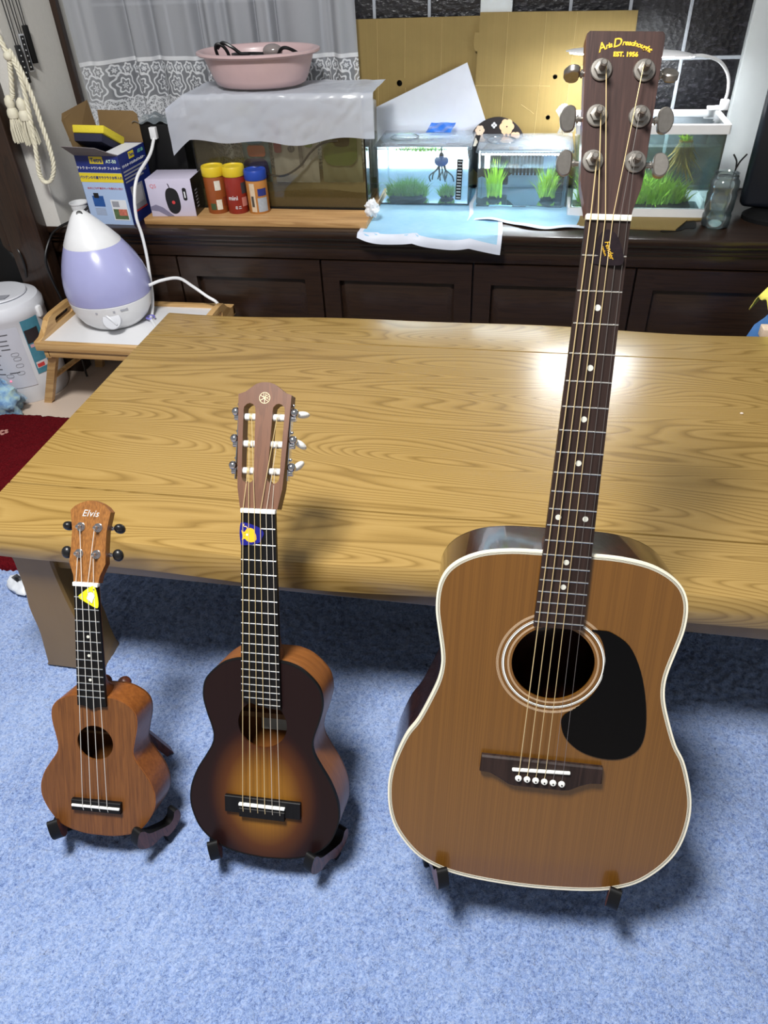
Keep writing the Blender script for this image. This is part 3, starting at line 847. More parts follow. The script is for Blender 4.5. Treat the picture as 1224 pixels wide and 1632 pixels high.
p = pick(D, 'guitar_pick', 'dark tortoiseshell pick under the large guitar strings', [(0.5, 11.6), (5, 13), (10, 17), (15, 26), (19, 37), (19, 42.5), (16, 45), (3, 45.5), (-10, 44.5), (-14, 42.5), (-14.3, 39), (-10, 24), (-5, 14)], M_tort)
p.matrix_basis = p.matrix_basis @ Matrix.Rotation(math.radians(-7), 4, 'Z')
lettering('script_lettering', 'Fender', 0.0066, Matrix.Translation((0.0015, -0.0006, 0)) @ Matrix.Rotation(math.radians(66), 4, 'Y') @ facing((0, 0, 0), (1, 0, 0), (0, 0, 1)), M_gold, p, shear=0.3)
lettering('size_lettering', 'medium', 0.0032, Matrix.Translation((-0.0035, -0.0006, -0.001)) @ Matrix.Rotation(math.radians(66), 4, 'Y') @ facing((0, 0, 0), (1, 0, 0), (0, 0, 1)), M_gold, p)

# ------------------------------------------------------------------ the setting
def struct(o):
    o['kind'] = 'structure'
    return o
M_floor = plain('beige_floor', (196, 178, 162), 0.5, var=0.04, vscale=6)
M_wall = plain('white_wallpaper', (206, 204, 198), 0.85, var=0.05, vscale=120, bump=0.5, bscale=500)
M_darkwood = wood('dark_brown_wood', (26, 16, 10), (48, 30, 19), (60, 60, 3), rough=0.38, coat=0.2)
M_midwood = wood('brown_door_wood', (58, 36, 20), (86, 56, 32), (40, 40, 2.5), rough=0.45)
M_cab = wood('walnut_stain', (30, 19, 13), (48, 32, 22), (3, 70, 70), rough=0.33, coat=0.25, coat_rough=0.2)
M_sash = plain('white_window_frame', (200, 205, 206), 0.4, var=0.03)
M_muntin = plain('grey_muntin', (158, 163, 170), 0.4, var=0.04)
def night_glass():
    t = NT('dark_patterned_glass')
    v = t.coord((1, 1, 1))
    n = t.noise(t.coord((60, 60, 190), (0, 0.5, 0)), 1.0, 4, 0.6)
    vo = t.node('ShaderNodeTexVoronoi'); vo.inputs['Scale'].default_value = 70
    t.link(v, vo.inputs['Vector'])
    col = t.mix(t.ramp(n, [(0.55, (0, 0, 0)), (0.72, (1, 1, 1))]), rgba((20, 20, 24)), rgba((58, 56, 64)))
    t.principled(col, 0.28, normal=t.bump(t.math('ADD', n, vo.outputs[0]), 0.5, 0.003), spec=0.6)
    return t.m
M_glassnight = night_glass()

struct(MB().box(-3.0, 2.6, -2.2, 2.75, FLOOR_Z - 0.02, FLOOR_Z).make('floor', M_floor))
WY = 2.52
CT0 = 0.430
# wall around the window niche
struct(MB().box(-1.50, 2.6, WY + 0.03, WY + 0.13, FLOOR_Z, 2.4).make('wall_back', M_wall))
struct(MB().box(0.72, 2.6, WY - 0.03, WY + 0.03, 0.42, 2.4).make('wall_right', M_wall))
wl = MB().box(-1.60, -1.37, 2.035, WY + 0.03, CT0, 2.4)
struct(wl.make('wall_left', M_wall))
struct(MB().box(-1.372, -1.352, 2.30, 2.318, 0.43, 2.4).make('trim_1', M_darkwood))
tr = MB().rbox(-1.53, -1.418, 1.985, 2.036, FLOOR_Z, 2.4, 0.004)
tr.rbox(-1.565, -1.52, 2.000, 2.036, FLOOR_Z, 2.4, 0.003)
struct(tr.make('trim_2', M_darkwood))
dr = struct(MB().box(-2.9, -1.56, 2.02, 2.06, FLOOR_Z, 2.4).make('door_1', M_midwood))
MB().rbox(-1.70, -1.66, 2.008, 2.022, FLOOR_Z, 2.4, 0.003).make('stile', M_darkwood, dr)
# window: two sashes of dark patterned panes
win = struct(MB().box(-1.37, 0.62, WY + 0.012, WY + 0.03, 0.43, 2.0).make('window_1', M_blackmatte))
xs = [-1.365, -1.125, -0.965, -0.803, -0.642, -0.481, -0.320, -0.173]
xs2 = [-0.083, 0.077, 0.239, 0.399, 0.557]
zs = [0.44, 0.605, 0.772, 0.938, 1.105, 1.27]
for X in (xs, xs2):
    for a, b in zip(X[:-1], X[1:]):
        for c, d in zip(zs[:-1], zs[1:]):
            MB().box(a, b, WY + 0.006, WY + 0.012, c, d).make('pane', M_glassnight, win, None)
for X in (xs[1:-1], xs2[1:-1]):
    for x in X:
        MB().rbox(x - 0.0045, x + 0.0045, WY - 0.001, WY + 0.008, 0.44, 1.27, 0.001).make('muntin', M_muntin, win)
for X in (xs, xs2):
    for z in zs[1:]:
        MB().rbox(X[0], X[-1], WY + 0.000, WY + 0.0085, z - 0.0045, z + 0.0045, 0.001).make('muntin', M_muntin, win)
for a, b in ((-0.173, -0.083), (0.557, 0.72)):
    MB().rbox(a, b, WY - 0.022, WY + 0.014, 0.43, 1.95, 0.004).make('sash_stile', M_sash, win)

# blue rug with a real, uneven pile surface
def rug(name, label, x0, x1, y0, y1, step, amp, mat, z0, z1, wob=0.0):
    nx = int((x1 - x0) / step); ny = int((y1 - y0) / step)
    h = rng.normal(0, 1, (nx, ny))
    for _ in range(1):
        h = (h + np.roll(h, 1, 0) + np.roll(h, -1, 0) + np.roll(h, 1, 1) + np.roll(h, -1, 1)) / 5
    h = h / h.std() * amp
    X, Y = np.meshgrid(np.linspace(x0, x1, nx), np.linspace(y0, y1, ny), indexing='ij')
    X = X + rng.normal(0, step * 0.25, X.shape); Y = Y + rng.normal(0, step * 0.25, X.shape)
    low = 0.0012 * np.sin(X * 23 + 3 * np.sin(Y * 9)) * np.sin(Y * 19 + 2 * np.sin(X * 7))
    Z = z1 - 0.002 + h + low
    edge = (np.minimum.reduce([np.arange(nx)[:, None] + 0 * Z, nx - 1 - np.arange(nx)[:, None] + 0 * Z, np.arange(ny)[None] + 0 * Z, ny - 1 - np.arange(ny)[None] + 0 * Z]))
    Z = np.where(edge == 0, z0, Z)
    v = np.stack([X, Y, Z], -1).reshape(-1, 3)
    i = np.arange(nx - 1)[:, None] * ny + np.arange(ny - 1)[None]
    q = np.stack([i, i + ny, i + ny + 1, i + 1], -1).reshape(-1, 4)
    me = bpy.data.meshes.new(name)
    me.vertices.add(len(v)); me.vertices.foreach_set('co', v.ravel())
    me.loops.add(q.size); me.loops.foreach_set('vertex_index', q.ravel())
    me.polygons.add(len(q)); me.polygons.foreach_set('loop_start', np.arange(len(q)) * 4)
    me.update(); me.validate(); me.shade_smooth()
    return tag(link_obj(name, me, mat), label, 'rug')
rug('blue_rug', 'fluffy light blue rug under the guitars and the table', -1.42, 1.10, 0.02, 1.62, 0.0040, 0.0017, M_blue, FLOOR_Z, RUG_Z)
r = rug('red_rug', 'dark red carpet beside the table, in front of the kettle', -2.10, -1.085, 1.045, 1.675, 0.0055, 0.0008, M_red, RUG_Z - 0.004, -0.008)
M_flower = plain('pale_flower', (170, 120, 110), 0.9)
for k in range(16):
    fx, fy = -1.20 - 0.19 * (k % 4) - 0.06 * ((k // 4) % 2), 1.12 + 0.15 * (k // 4)
    mb = MB()
    for q in range(5):
        a = q * 1.257
        mb.ball((0.010 * math.cos(a), 0.010 * math.sin(a), 0), 0.006, 8, (1, 1, 0.25))
    f_ = mb.make('woven_flower', M_flower, r)
    f_.location = (fx, fy, -0.0085)

# ------------------------------------------------------------------ low table
def table_wood():
    t = NT('golden_ash_wood')
    v = t.coord((0.62, 5.2, 5.0))
    n = t.noise(v, 1.7, 1.2, 0.35, 0.15)
    k = t.math('FRACT', t.math('MULTIPLY', n, 40.0))
    lines = t.ramp(k, [(0.0, (0.05,) * 3), (0.30, (0.75,) * 3), (0.75, (1, 1, 1)), (0.92, (0.5,) * 3), (1.0, (0.05,) * 3)])
    f = t.noise(t.coord((2.5, 130, 60)), 3.0, 4, 0.65)
    big = t.noise(t.coord((0.8, 2.5, 2)), 1.5, 2)
    fac = t.math('ADD', t.math('MULTIPLY', lines, 0.42), t.math('ADD', t.math('MULTIPLY', f, 0.36), t.math('MULTIPLY', big, 0.22)))
    col = t.ramp(fac, [(0.22, rgba((120, 93, 44))), (0.55, rgba((150, 121, 66))), (0.90, rgba((170, 141, 84)))])
    nor = t.bump(t.math('ADD', lines, f), 0.10, 0.0008)
    t.principled(col, 0.30, coat=0.35, coat_rough=0.22, normal=nor)
    return t.m
M_table = table_wood()
M_tableleg = wood('smooth_table_wood', (122, 94, 50), (146, 116, 66), (6, 6, 1.2), contour=3, rough=0.35, coat=0.2, fine=-0.3)

TZ = 0.350
tab = empty('low_table', 'long low golden wood table with grooved top behind the guitars', 'table', (-0.05, 1.22, RUG_Z))
def tl(o):   # keep world coordinates under the table's empty
    o.matrix_parent_inverse = tab.matrix_basis.inverted()
    return o
XL, XR = -0.880, 0.98
def wav(x, a, b, c): return a * math.sin(x * 5.1 + b) + 0.5 * a * math.sin(x * 11.7 + c)
def board(name, y0f, y1f, front=None):
    """a plank between two y functions of x; rounded natural edge where front is -1/+1"""
    n = 90
    secs = []
    for i in range(n):
        x = XL + (XR - XL) * i / (n - 1)
        y0, y1 = y0f(x), y1f(x)
        g = 0.0010
        if front == -1:
            bl = 0.016 + 0.008 * math.sin(x * 6.3 + 1.0)
            prof = [(y0 + 0.030, TZ - 0.062), (y0 + 0.004, TZ - 0.060), (y0 - 0.004 - bl * 0.2, TZ - 0.050), (y0 - bl * 0.55, TZ - 0.030), (y0 - bl * 0.25, TZ - 0.010), (y0 + 0.003, TZ - 0.0012), (y0 + 0.012, TZ), (y1 - g, TZ), (y1, TZ - 0.002), (y1, TZ - 0.062)]
        elif front == 1:
            prof = [(y0, TZ - 0.062), (y0, TZ - 0.002), (y0 + g, TZ), (y1 - 0.012, TZ), (y1 - 0.002, TZ - 0.002), (y1 + 0.010, TZ - 0.03), (y1 + 0.002, TZ - 0.055), (y1 - 0.03, TZ - 0.062)]
        else:
            prof = [(y0, TZ - 0.062), (y0, TZ - 0.002), (y0 + g, TZ), (y1 - g, TZ), (y1, TZ - 0.002), (y1, TZ - 0.062)]
        secs.append([(x, a, b) for a, b in prof])
    m = len(secs[0]); v = [p for s_ in secs for p in s_]; f = []
    for i in range(n - 1):
        for k in range(m):
            f.append((i * m + k, i * m + (k + 1) % m, (i + 1) * m + (k + 1) % m, (i + 1) * m + k))
    f.append(tuple(range(m))); f.append(tuple((n - 1) * m + k for k in range(m))[::-1])
    return tl(MB().add(v, f).make(name, M_table, tab, 30))
FY = lambda x: 0.789 + wav(x, 0.007, 0.6, 2.0)
G1 = lambda x: 0.9166
G2 = lambda x: 1.5166
BY = lambda x: 1.655 + wav(x, 0.008, 2.2, 0.5)
board('plank', FY, G1, -1)
board('plank', lambda x: 0.9190, G2)
board('plank', lambda x: 1.5190, BY, 1)
# aprons and shaped legs
tl(MB().rbox(XL + 0.10, XR - 0.10, 0.812, 0.842, TZ - 0.100, TZ - 0.06, 0.003).make('apron', M_tableleg, tab))
tl(MB().rbox(XL + 0.10, XR - 0.10, 1.58, 1.61, TZ - 0.100, TZ - 0.06, 0.003).make('apron', M_tableleg, tab))
def leg(side, y0, y1):
    xo = [(-0.832, 0.290), (-0.840, 0.20), (-0.850, 0.145), (-0.853, 0.085), (-0.862, 0.03), (-0.871, RUG_Z)]
    xi = [(-0.752, RUG_Z), (-0.754, 0.03), (-0.752, 0.08), (-0.754, 0.125), (-0.757, 0.160), (-0.758, 0.22), (-0.756, 0.290)]
    ol = catmull(xo, 4) + catmull(xi, 4)
    if side > 0:
        ol = [(-x + (XL + XR), z) for x, z in ol]
    tl(pillow(MB(), ol, y0, y1, 0.004).make('leg', M_tableleg, tab))
leg(-1, 0.800, 0.875); leg(1, 0.800, 0.875); leg(-1, 1.53, 1.63); leg(1, 1.53, 1.63)
tag(MB().ball((0.439, 1.300, TZ + 0.0018), 0.0035, 8, (1, 0.6, 0.5)).make('crumb', plain('rice_white', (230, 215, 200), 0.6)), 'tiny pale crumb lying on the table top at the right', 'crumb')
# ------------------------------------------------------------------ low cabinet under the window
CT = 0.430
cab = empty('low_cabinet', 'long dark walnut cabinet with panelled doors under the window', 'cabinet', (0, 2.29, FLOOR_Z))
def under(root, o):
    o.matrix_parent_inverse = root.matrix_basis.inverted()
    return o
cb = lambda o: under(cab, o)
CX0, CX1 = -1.56, 1.6
cb(MB().box(CX0, CX1, 2.082, 2.512, FLOOR_Z, 0.412).make('carcass', M_cab, cab))
cb(MB().rbox(CX0, CX1, 2.032, 2.512, 0.410, CT, 0.005).make('cabinet_top', M_cab, cab))
cb(MB().rbox(CX0, CX1, 2.046, 2.09, 0.392, 0.409, 0.004).make('moulding', M_cab, cab))
cb(MB().rbox(CX0, CX1, 2.054, 2.09, 0.379, 0.391, 0.003).make('moulding', M_cab, cab))
cb(MB().rbox(CX0, CX1, 2.062, 2.09, 0.342, 0.379, 0.002).make('rail', M_cab, cab))
gaps = [-1.413, -1.035, -0.584, -0.135, 0.313, 0.764, 1.215]
for a, b in zip(gaps[:-1], gaps[1:]):
    x0, x1, z0, z1 = a + 0.003, b - 0.003, 0.010, 0.338
    ins = 0.050
    o = [(x0, z0), (x1, z0), (x1, z1), (x0, z1)]
    i_ = [(x0 + ins, z0 + 0.06), (x1 - ins, z0 + 0.06), (x1 - ins, z1 - 0.058), (x0 + ins, z1 - 0.058)]
    d = cb(MB().ring(o, i_, 2.060, 2.082).make('door', M_cab, cab))
    m = 0.004
    q = [(i_[0][0] + m, i_[0][1] + m), (i_[1][0] - m, i_[1][1] + m), (i_[2][0] - m, i_[2][1] - m), (i_[3][0] + m, i_[3][1] - m)]
    pn = pillow(MB(), [q[0], q[1], q[2], q[3]], 2.0, 2.1, 0.02)
    w = 0.022
    pin = [(q[0][0] + w, q[0][1] + w), (q[1][0] - w, q[1][1] + w), (q[2][0] - w, q[2][1] - w), (q[3][0] + w, q[3][1] - w)]
    v = [(x, 2.080, z) for x, z in q] + [(x, 2.066, z) for x, z in pin]
    f = [(k, (k + 1) % 4, 4 + (k + 1) % 4, 4 + k) for k in range(4)] + [(4, 5, 6, 7)]
    v2 = [(i_[k][0], 2.0815, i_[k][1]) for k in range(4)]
    v += v2; f += [(8 + k, 8 + (k + 1) % 4, (k + 1) % 4, k) for k in range(4)]
    under(d, MB().add(v, f).make('panel', M_cab, None)).parent = d
cb(MB().box(CX0, CX1, 2.075, 2.09, FLOOR_Z, 0.008).make('plinth', M_blackmatte, cab))

M_pine = wood('light_pine_board', (150, 110, 66), (190, 150, 100), (4, 60, 60), contour=3, rough=0.45)
tag(MB().rbox(-1.115, -0.440, 2.066, 2.40, CT + 0.0005, CT + 0.018, 0.002).make('shelf_board', M_pine), 'light pine board lying on the cabinet under the covered fish tank', 'board')
BT = CT + 0.018

# ------------------------------------------------------------------ curtain
def lace_mat():
    t = NT('white_lace_voile')
    tc = t.node('ShaderNodeTexCoord')
    sp = t.node('ShaderNodeSeparateXYZ')
    t.link(tc.outputs['UV'], sp.inputs[0])
    x, z = sp.outputs[0], sp.outputs[1]
    def ringset(per, zc, freq, thr, rmax, shift=0.0):
        fx = t.math('SUBTRACT', t.math('FRACT', t.math('ADD', t.math('DIVIDE', x, per), shift)), 0.5)
        fz = t.math('DIVIDE', t.math('SUBTRACT', z, zc), per)
        r = t.math('SQRT', t.math('ADD', t.math('MULTIPLY', fx, fx), t.math('MULTIPLY', fz, fz)))
        an = t.math('ARCTAN2', fz, fx)
        rr = t.math('ADD', r, t.math('MULTIPLY', t.math('SINE', t.math('MULTIPLY', an, 6.0)), 0.045))
        s_ = t.math('GREATER_THAN', t.math('SINE', t.math('MULTIPLY', rr, freq)), thr)
        return t.math('MULTIPLY', s_, t.math('LESS_THAN', r, rmax))
    vo = t.node('ShaderNodeTexVoronoi', feature='DISTANCE_TO_EDGE')
    vo.inputs['Scale'].default_value = 150
    t.link(tc.outputs['UV'], vo.inputs['Vector'])
    net = t.math('LESS_THAN', vo.outputs[0], 0.09)
    a = ringset(0.078, 0.735, 34, 0.45, 0.50)
    b = ringset(0.078, 0.665, 30, 0.35, 0.52, 0.5)
    c = ringset(0.039, 0.778, 22, 0.1, 0.48)
    d = ringset(0.078, 0.590, 34, 0.45, 0.50)
    e = ringset(0.078, 0.520, 30, 0.35, 0.5, 0.5)
    lace = t.math('MAXIMUM', t.math('MAXIMUM', a, b), t.math('MAXIMUM', c, t.math('MAXIMUM', d, e)))
    net = t.math('MULTIPLY', net, t.math('LESS_THAN', z, 0.70))
    lace = t.math('MULTIPLY', t.math('MAXIMUM', lace, net), t.math('LESS_THAN', z, 0.800))
    hem = t.math('MULTIPLY', t.math('GREATER_THAN', z, 0.797), t.math('LESS_THAN', z, 0.808))
    lace = t.math('MAXIMUM', lace, hem)
    weave = t.noise(tc.outputs['UV'], 900, 2)
    voile = t.math('ADD', 0.58, t.math('MULTIPLY', weave, 0.16))
    below = t.math('LESS_THAN', z, 0.80)
    base = t.math('SUBTRACT', voile, t.math('MULTIPLY', below, 0.24))
    dens = t.math('MAXIMUM', base, t.math('MULTIPLY', lace, 0.96))
    df = t.node('ShaderNodeBsdfDiffuse'); t.link(t.mix(lace, rgba((206, 209, 216)), rgba((242, 244, 248))), df.inputs[0])
    tl_ = t.node('ShaderNodeBsdfTranslucent'); tl_.inputs[0].default_value = rgba((220, 224, 230))
    mm = t.node('ShaderNodeMixShader'); mm.inputs[0].default_value = 0.25
    t.link(df.outputs[0], mm.inputs[1]); t.link(tl_.outputs[0], mm.inputs[2])
    tr = t.node('ShaderNodeBsdfTransparent')
    m2 = t.node('ShaderNodeMixShader')
    t.link(dens, m2.inputs[0]); t.link(tr.outputs[0], m2.inputs[1]); t.link(mm.outputs[0], m2.inputs[2])
    t.link(m2.outputs[0], t.out.inputs[0])
    return t.m
def curtain():
    nx, nz = 360, 40
    x0, x1, z0, z1 = -1.362, -0.520, 0.455, 1.95
    v = []; uv = []
    for i in range(nx):
        u = i / (nx - 1)
        s_ = u * 0.842
        ph = s_ * 62 + 1.6 * math.sin(s_ * 13) + 0.9 * math.sin(s_ * 31 + 1)
        for j in range(nz):
            z = z0 + (z1 - z0) * (j / (nz - 1)) ** 1.5
            k = 0.55 + 0.45 * min(1, (z - z0) / 0.4)
            y = 2.462 - 0.125 * max(0.0, 1 - u / 0.16) ** 1.5 + 0.017 * k * math.sin(ph + 0.4 * math.sin(z * 5)) + 0.006 * math.sin(ph * 2.3)
            x = x0 + (x1 - x0) * u + 0.006 * math.cos(ph) - (0.02 * (z - 0.45) * (u ** 3))
            v.append((x, y, z)); uv.append((u * 1.12, z))
    f = [(i * nz + j, (i + 1) * nz + j, (i + 1) * nz + j + 1, i * nz + j + 1) for i in range(nx - 1) for j in range(nz - 1)]
    me = bpy.data.meshes.new('lace_curtain')
    me.from_pydata(v, [], f)
    l = me.uv_layers.new(name='UVMap')
    for lp in me.loops:
        l.data[lp.index].uv = uv[lp.vertex_index]
    me.shade_smooth()
    return tag(link_obj('lace_curtain', me, lace_mat()), 'sheer white curtain with a lace hem at the left of the window', 'curtain')
curtain()

# ------------------------------------------------------------------ cardboard and sheets leaning on the window
def card_mat():
    t = NT('brown_cardboard')
    v = t.coord()
    n = t.noise(v, 9, 4); w = t.noise(t.coord((260, 1, 3)), 1.0, 2)
    col = t.mix(t.math('ADD', t.math('MULTIPLY', n, 0.7), t.math('MULTIPLY', w, 0.3)), rgba((116, 96, 50)), rgba((146, 124, 72)))
    t.principled(col, 0.75, normal=t.bump(w, 0.15, 0.001))
    return t.m
M_card = card_mat()
M_crease = plain('cardboard_crease', (160, 138, 88), 0.8)
def leaning(root, y_top, y_bot, z0, z1):
    """x,z on the sheet to a world point in front of the window"""
    return lambda x, z, dy=0.0: (x, y_bot + (y_top - y_bot) * (z - z0) / (z1 - z0) - dy, z)
def sheet(name, label, outline, holes, yt, yb, z0, z1, th, mat, cat='cardboard', creases=()):
    L = leaning(None, yt, yb, z0, z1)
    mb = MB().prism(outline, 0.0, 1.0, holes=holes)
    mb.v = [L(x, z, -th if y == 1.0 else 0.0) for x, y, z in mb.v]
    o = mb.make(name, mat)
    tag(o, label, cat)
    for a, b in creases:
        MB().tube([L(a[0], a[1], 0.0002), L(b[0], b[1], 0.0002)], 0.0011, 5).make('crease', M_crease, o)
    return o
sheet('cardboard_sheet', 'brown cardboard sheet beside the curtain, with one dark hole', [(-0.56, 0.44), (-0.12, 0.44), (-0.12, 0.60), (-0.150, 0.886), (-0.535, 0.885)], [circle(-0.408, 0.722, 0.0085, 20)], 2.505, 2.486, 0.44, 0.9, 0.004, M_card,
      creases=[((-0.478, 0.46), (-0.471, 0.883)), ((-0.395, 0.46), (-0.389, 0.710)), ((-0.392, 0.735), (-0.388, 0.884)), ((-0.285, 0.46), (-0.281, 0.884))])
sheet('cardboard_sheet', 'tall brown cardboard sheet leaning on the window behind the large guitar neck', [(-0.184, 0.44), (0.268, 0.44), (0.258, 0.890), (-0.172, 0.895), (-0.173, 0.848), (-0.183, 0.848), (-0.187, 0.838), (-0.187, 0.812), (-0.182, 0.802), (-0.176, 0.802)], [circle(0.052, 0.735, 0.0065, 20), circle(0.042, 0.630, 0.0065, 20)], 2.494, 2.476, 0.44, 0.9, 0.004, M_card,
      creases=[((-0.100, 0.46), (-0.092, 0.893)), ((0.002, 0.46), (0.012, 0.80)), ((0.012, 0.80), (0.012, 0.891)), ((0.09, 0.46), (0.096, 0.89)), ((-0.178, 0.715), (0.04, 0.712)), ((-0.04, 0.665), (0.0, 0.640))])
M_foam = plain('white_foam_sheet', (206, 210, 220), 0.35, var=0.04, coat=0.3)
sheet('white_board', 'white plastic sheet with a slanting top edge behind the first clear tank', [(-0.49, 0.46), (-0.10, 0.50), (-0.142, 0.622), (-0.204, 0.775), (-0.478, 0.662)], [], 2.486, 2.470, 0.44, 0.8, 0.003, M_foam, 'sheet')
# round fan with a dark flower print
fan = empty('round_fan', 'round paper fan with black and peach flower print behind the second clear tank', 'fan', (-0.105, 2.455, 0.55))
MB().prism(circle(0, 0, 0.088, 48), -0.002, 0.002).make('fan_paper', plain('fan_black_paper', (28, 20, 20), 0.7, var=0.3), fan)
for k, (a, b, s_, c) in enumerate(((0.028, 0.062, 0.020, (226, 180, 140)), (-0.052, 0.052, 0.013, (220, 190, 165)), (0.055, 0.030, 0.017, (226, 180, 140)), (-0.070, 0.020, 0.012, (230, 210, 190)))):
    mb = MB()
    for q in range(6):
        an = q * math.pi / 3
        mb.prism(circle(a + 0.6 * s_ * math.cos(an), b + 0.6 * s_ * math.sin(an), s_ * 0.5, 14), -0.0026 - 0.0001 * q, -0.002)
    mb.make('printed_flower', plain('flower_print_%d' % k, c, 0.7), fan)
for q in range(4):
    an = q * math.pi / 2
    MB().prism(circle(-0.01 + 0.005 * math.cos(an), 0.066 + 0.005 * math.sin(an), 0.0035, 10), -0.0026, -0.002).make('printed_petal', M_paper, fan)

# ------------------------------------------------------------------ fish tanks
M_glass = clear('tank_glass', (246, 252, 251), haze=0.04, hazec=(200, 225, 220))
M_acryl = clear('clear_acrylic', (250, 252, 253), haze=0.035)
M_lid = clear('lit_lid', (248, 251, 253), haze=0.22, hazec=(214, 226, 240))  # clear lid; its lit bluish white is mixed in as haze
M_dirty = clear('dirty_tank_glass', (247, 246, 240), haze=0.05, hazec=(140, 132, 100))
M_water = clear('tank_water', (240, 250, 253), ior=1.33, haze=0.03, hazec=(200, 235, 250))
M_led = emitter('led_white', (240, 248, 255), 130.0)
M_glare = emitter('white_glare', (236, 247, 255), 9.0)  # emission for the glare strip and the bright spot
M_lampled = emitter('lamp_led', (245, 250, 255), 140.0)
def tank(name, label, x0, x1, y0, y1, z0, z1, t, mat):
    r = empty(name, label, 'fish tank', ((x0 + x1) / 2, (y0 + y1) / 2, z0))
    for a in ((x0, x1, y0, y0 + t, z0, z1), (x0, x1, y1 - t, y1, z0, z1), (x0, x0 + t, y0 + t, y1 - t, z0, z1), (x1 - t, x1, y0 + t, y1 - t, z0, z1), (x0 + t, x1 - t, y0 + t, y1 - t, z0, z0 + t)):
        under(r, MB().box(*a).make('pane', mat, r, None))
    return r
# covered tank
tA = tank('fish_tank', 'large old fish tank with murky glass and sand, covered by a white bag', -0.967, -0.457, 2.178, 2.368, BT, 0.747, 0.005, M_dirty)
MS = lambda n, c, **k: plain(n, c, **k)
def sand():
    P = lambda u, v: (-0.961 + 0.498 * u, 2.184 + 0.178 * v, BT + 0.052 + 0.014 * v + 0.006 * math.sin(u * 11) * math.sin(v * 5 + 1) + 0.003 * mnoise.noise((u * 60, v * 30, 0)))
    mb = MB().grid(P, 60, 14)
    n = len(mb.v)
    mb.v += [(x, y, BT + 0.0055) for x, y, z in mb.v]
    loop = [i * 14 for i in range(60)] + [59 * 14 + j for j in range(1, 14)] + [i * 14 + 13 for i in range(58, -1, -1)] + [j for j in range(12, 0, -1)]
    mb.f += [(loop[i], loop[(i + 1) % len(loop)], n + loop[(i + 1) % len(loop)], n + loop[i]) for i in range(len(loop))]
    return mb.make('sand', plain('brown_tank_sand', (150, 130, 84), 0.9, var=0.35, vscale=300, bump=0.6), tA)
under(tA, sand())
for x in (-0.4575, -0.9665):
    under(tA, MB().box(x - 0.0015, x + 0.0015, 2.1765, 2.180, BT, 0.747).make('silicone_seam', M_blackmatte, tA))
under(tA, MB().box(-0.967, -0.457, 2.1765, 2.180, BT, BT + 0.004).make('silicone_seam', M_blackmatte, tA))
under(tA, MB().tube(catmull([(-0.95, 2.20, 0.66), (-0.90, 2.20, 0.60), (-0.85, 2.195, 0.572), (-0.80, 2.195, 0.555), (-0.72, 2.195, 0.535), (-0.66, 2.195, 0.56), (-0.62, 2.195, 0.60), (-0.58, 2.195, 0.625), (-0.54, 2.20, 0.628)], 5), 0.003, 8).make('air_hose', M_black, tA))
# packets behind the covered tank
def packet(name, label, x0, x1, y, z0, z1, c, prints, tilt=0):
    r = empty(name, label, 'packet', ((x0 + x1) / 2, y, z0), math.radians(tilt))
    w = (x1 - x0) / 2; h = z1 - z0
    mb = MB().grid(lambda u, v: (-w + 2 * w * u, -0.014 * math.sin(math.pi * u) ** 0.6 * math.sin(math.pi * v) ** 0.6 - 0.002 * math.sin(u * 20 + v * 9), h * v), 16, 16)
    mb.grid(lambda u, v: (-w + 2 * w * u, 0.012 * math.sin(math.pi * u) ** 0.6 * math.sin(math.pi * v) ** 0.6, h * v), 16, 16)
    mb.make('pouch', plain(name + '_film', c, 0.35, var=0.08), r, 60)
    for k, (a, b, c0, d, col) in enumerate(prints):
        MB().prism(rrect(a, b, c0, d, min(b - a, d - c0) * 0.3), -0.0185, -0.0178).make('print', plain('%s_print_%d' % (name, k), col, 0.5), r)
    return r
pk = packet('white_pouch', 'white printed pouch standing inside the covered tank', -0.745, -0.610, 2.235, BT + 0.060, 0.682, (196, 194, 186), [(-0.058, -0.036, 0.085, 0.18, (150, 30, 60)), (0.015, 0.026, 0.05, 0.14, (120, 116, 112)), (0.034, 0.058, 0.10, 0.135, (130, 150, 60))])
lettering('print_lettering', 'eco', 0.04, Matrix.Translation((-0.010, -0.0186, 0.115)) @ Matrix.Rotation(math.radians(-90), 4, 'Y') @ facing((0, 0, 0), (1, 0, 0), (0, 0, 1)), M_greyline, pk, bold=0.001)
packet('green_pouch', 'pouch with leafy green print inside the covered tank', -0.600, -0.480, 2.240, BT + 0.060, 0.668, (150, 150, 120), [(-0.05, 0.05, 0.05, 0.16, (96, 116, 50)), (-0.02, 0.03, 0.10, 0.15, (150, 160, 90))])
packet('blue_pouch', 'blue and orange pouch inside the covered tank', -0.838, -0.757, 2.235, BT + 0.060, 0.690, (110, 140, 150), [(-0.03, 0.036, 0.11, 0.17, (70, 130, 170)), (-0.02, 0.034, 0.075, 0.105, (190, 90, 40)), (-0.036, 0.038, 0.01, 0.07, (50, 36, 96)), (-0.036, 0.02, 0.185, 0.215, (170, 180, 60))])

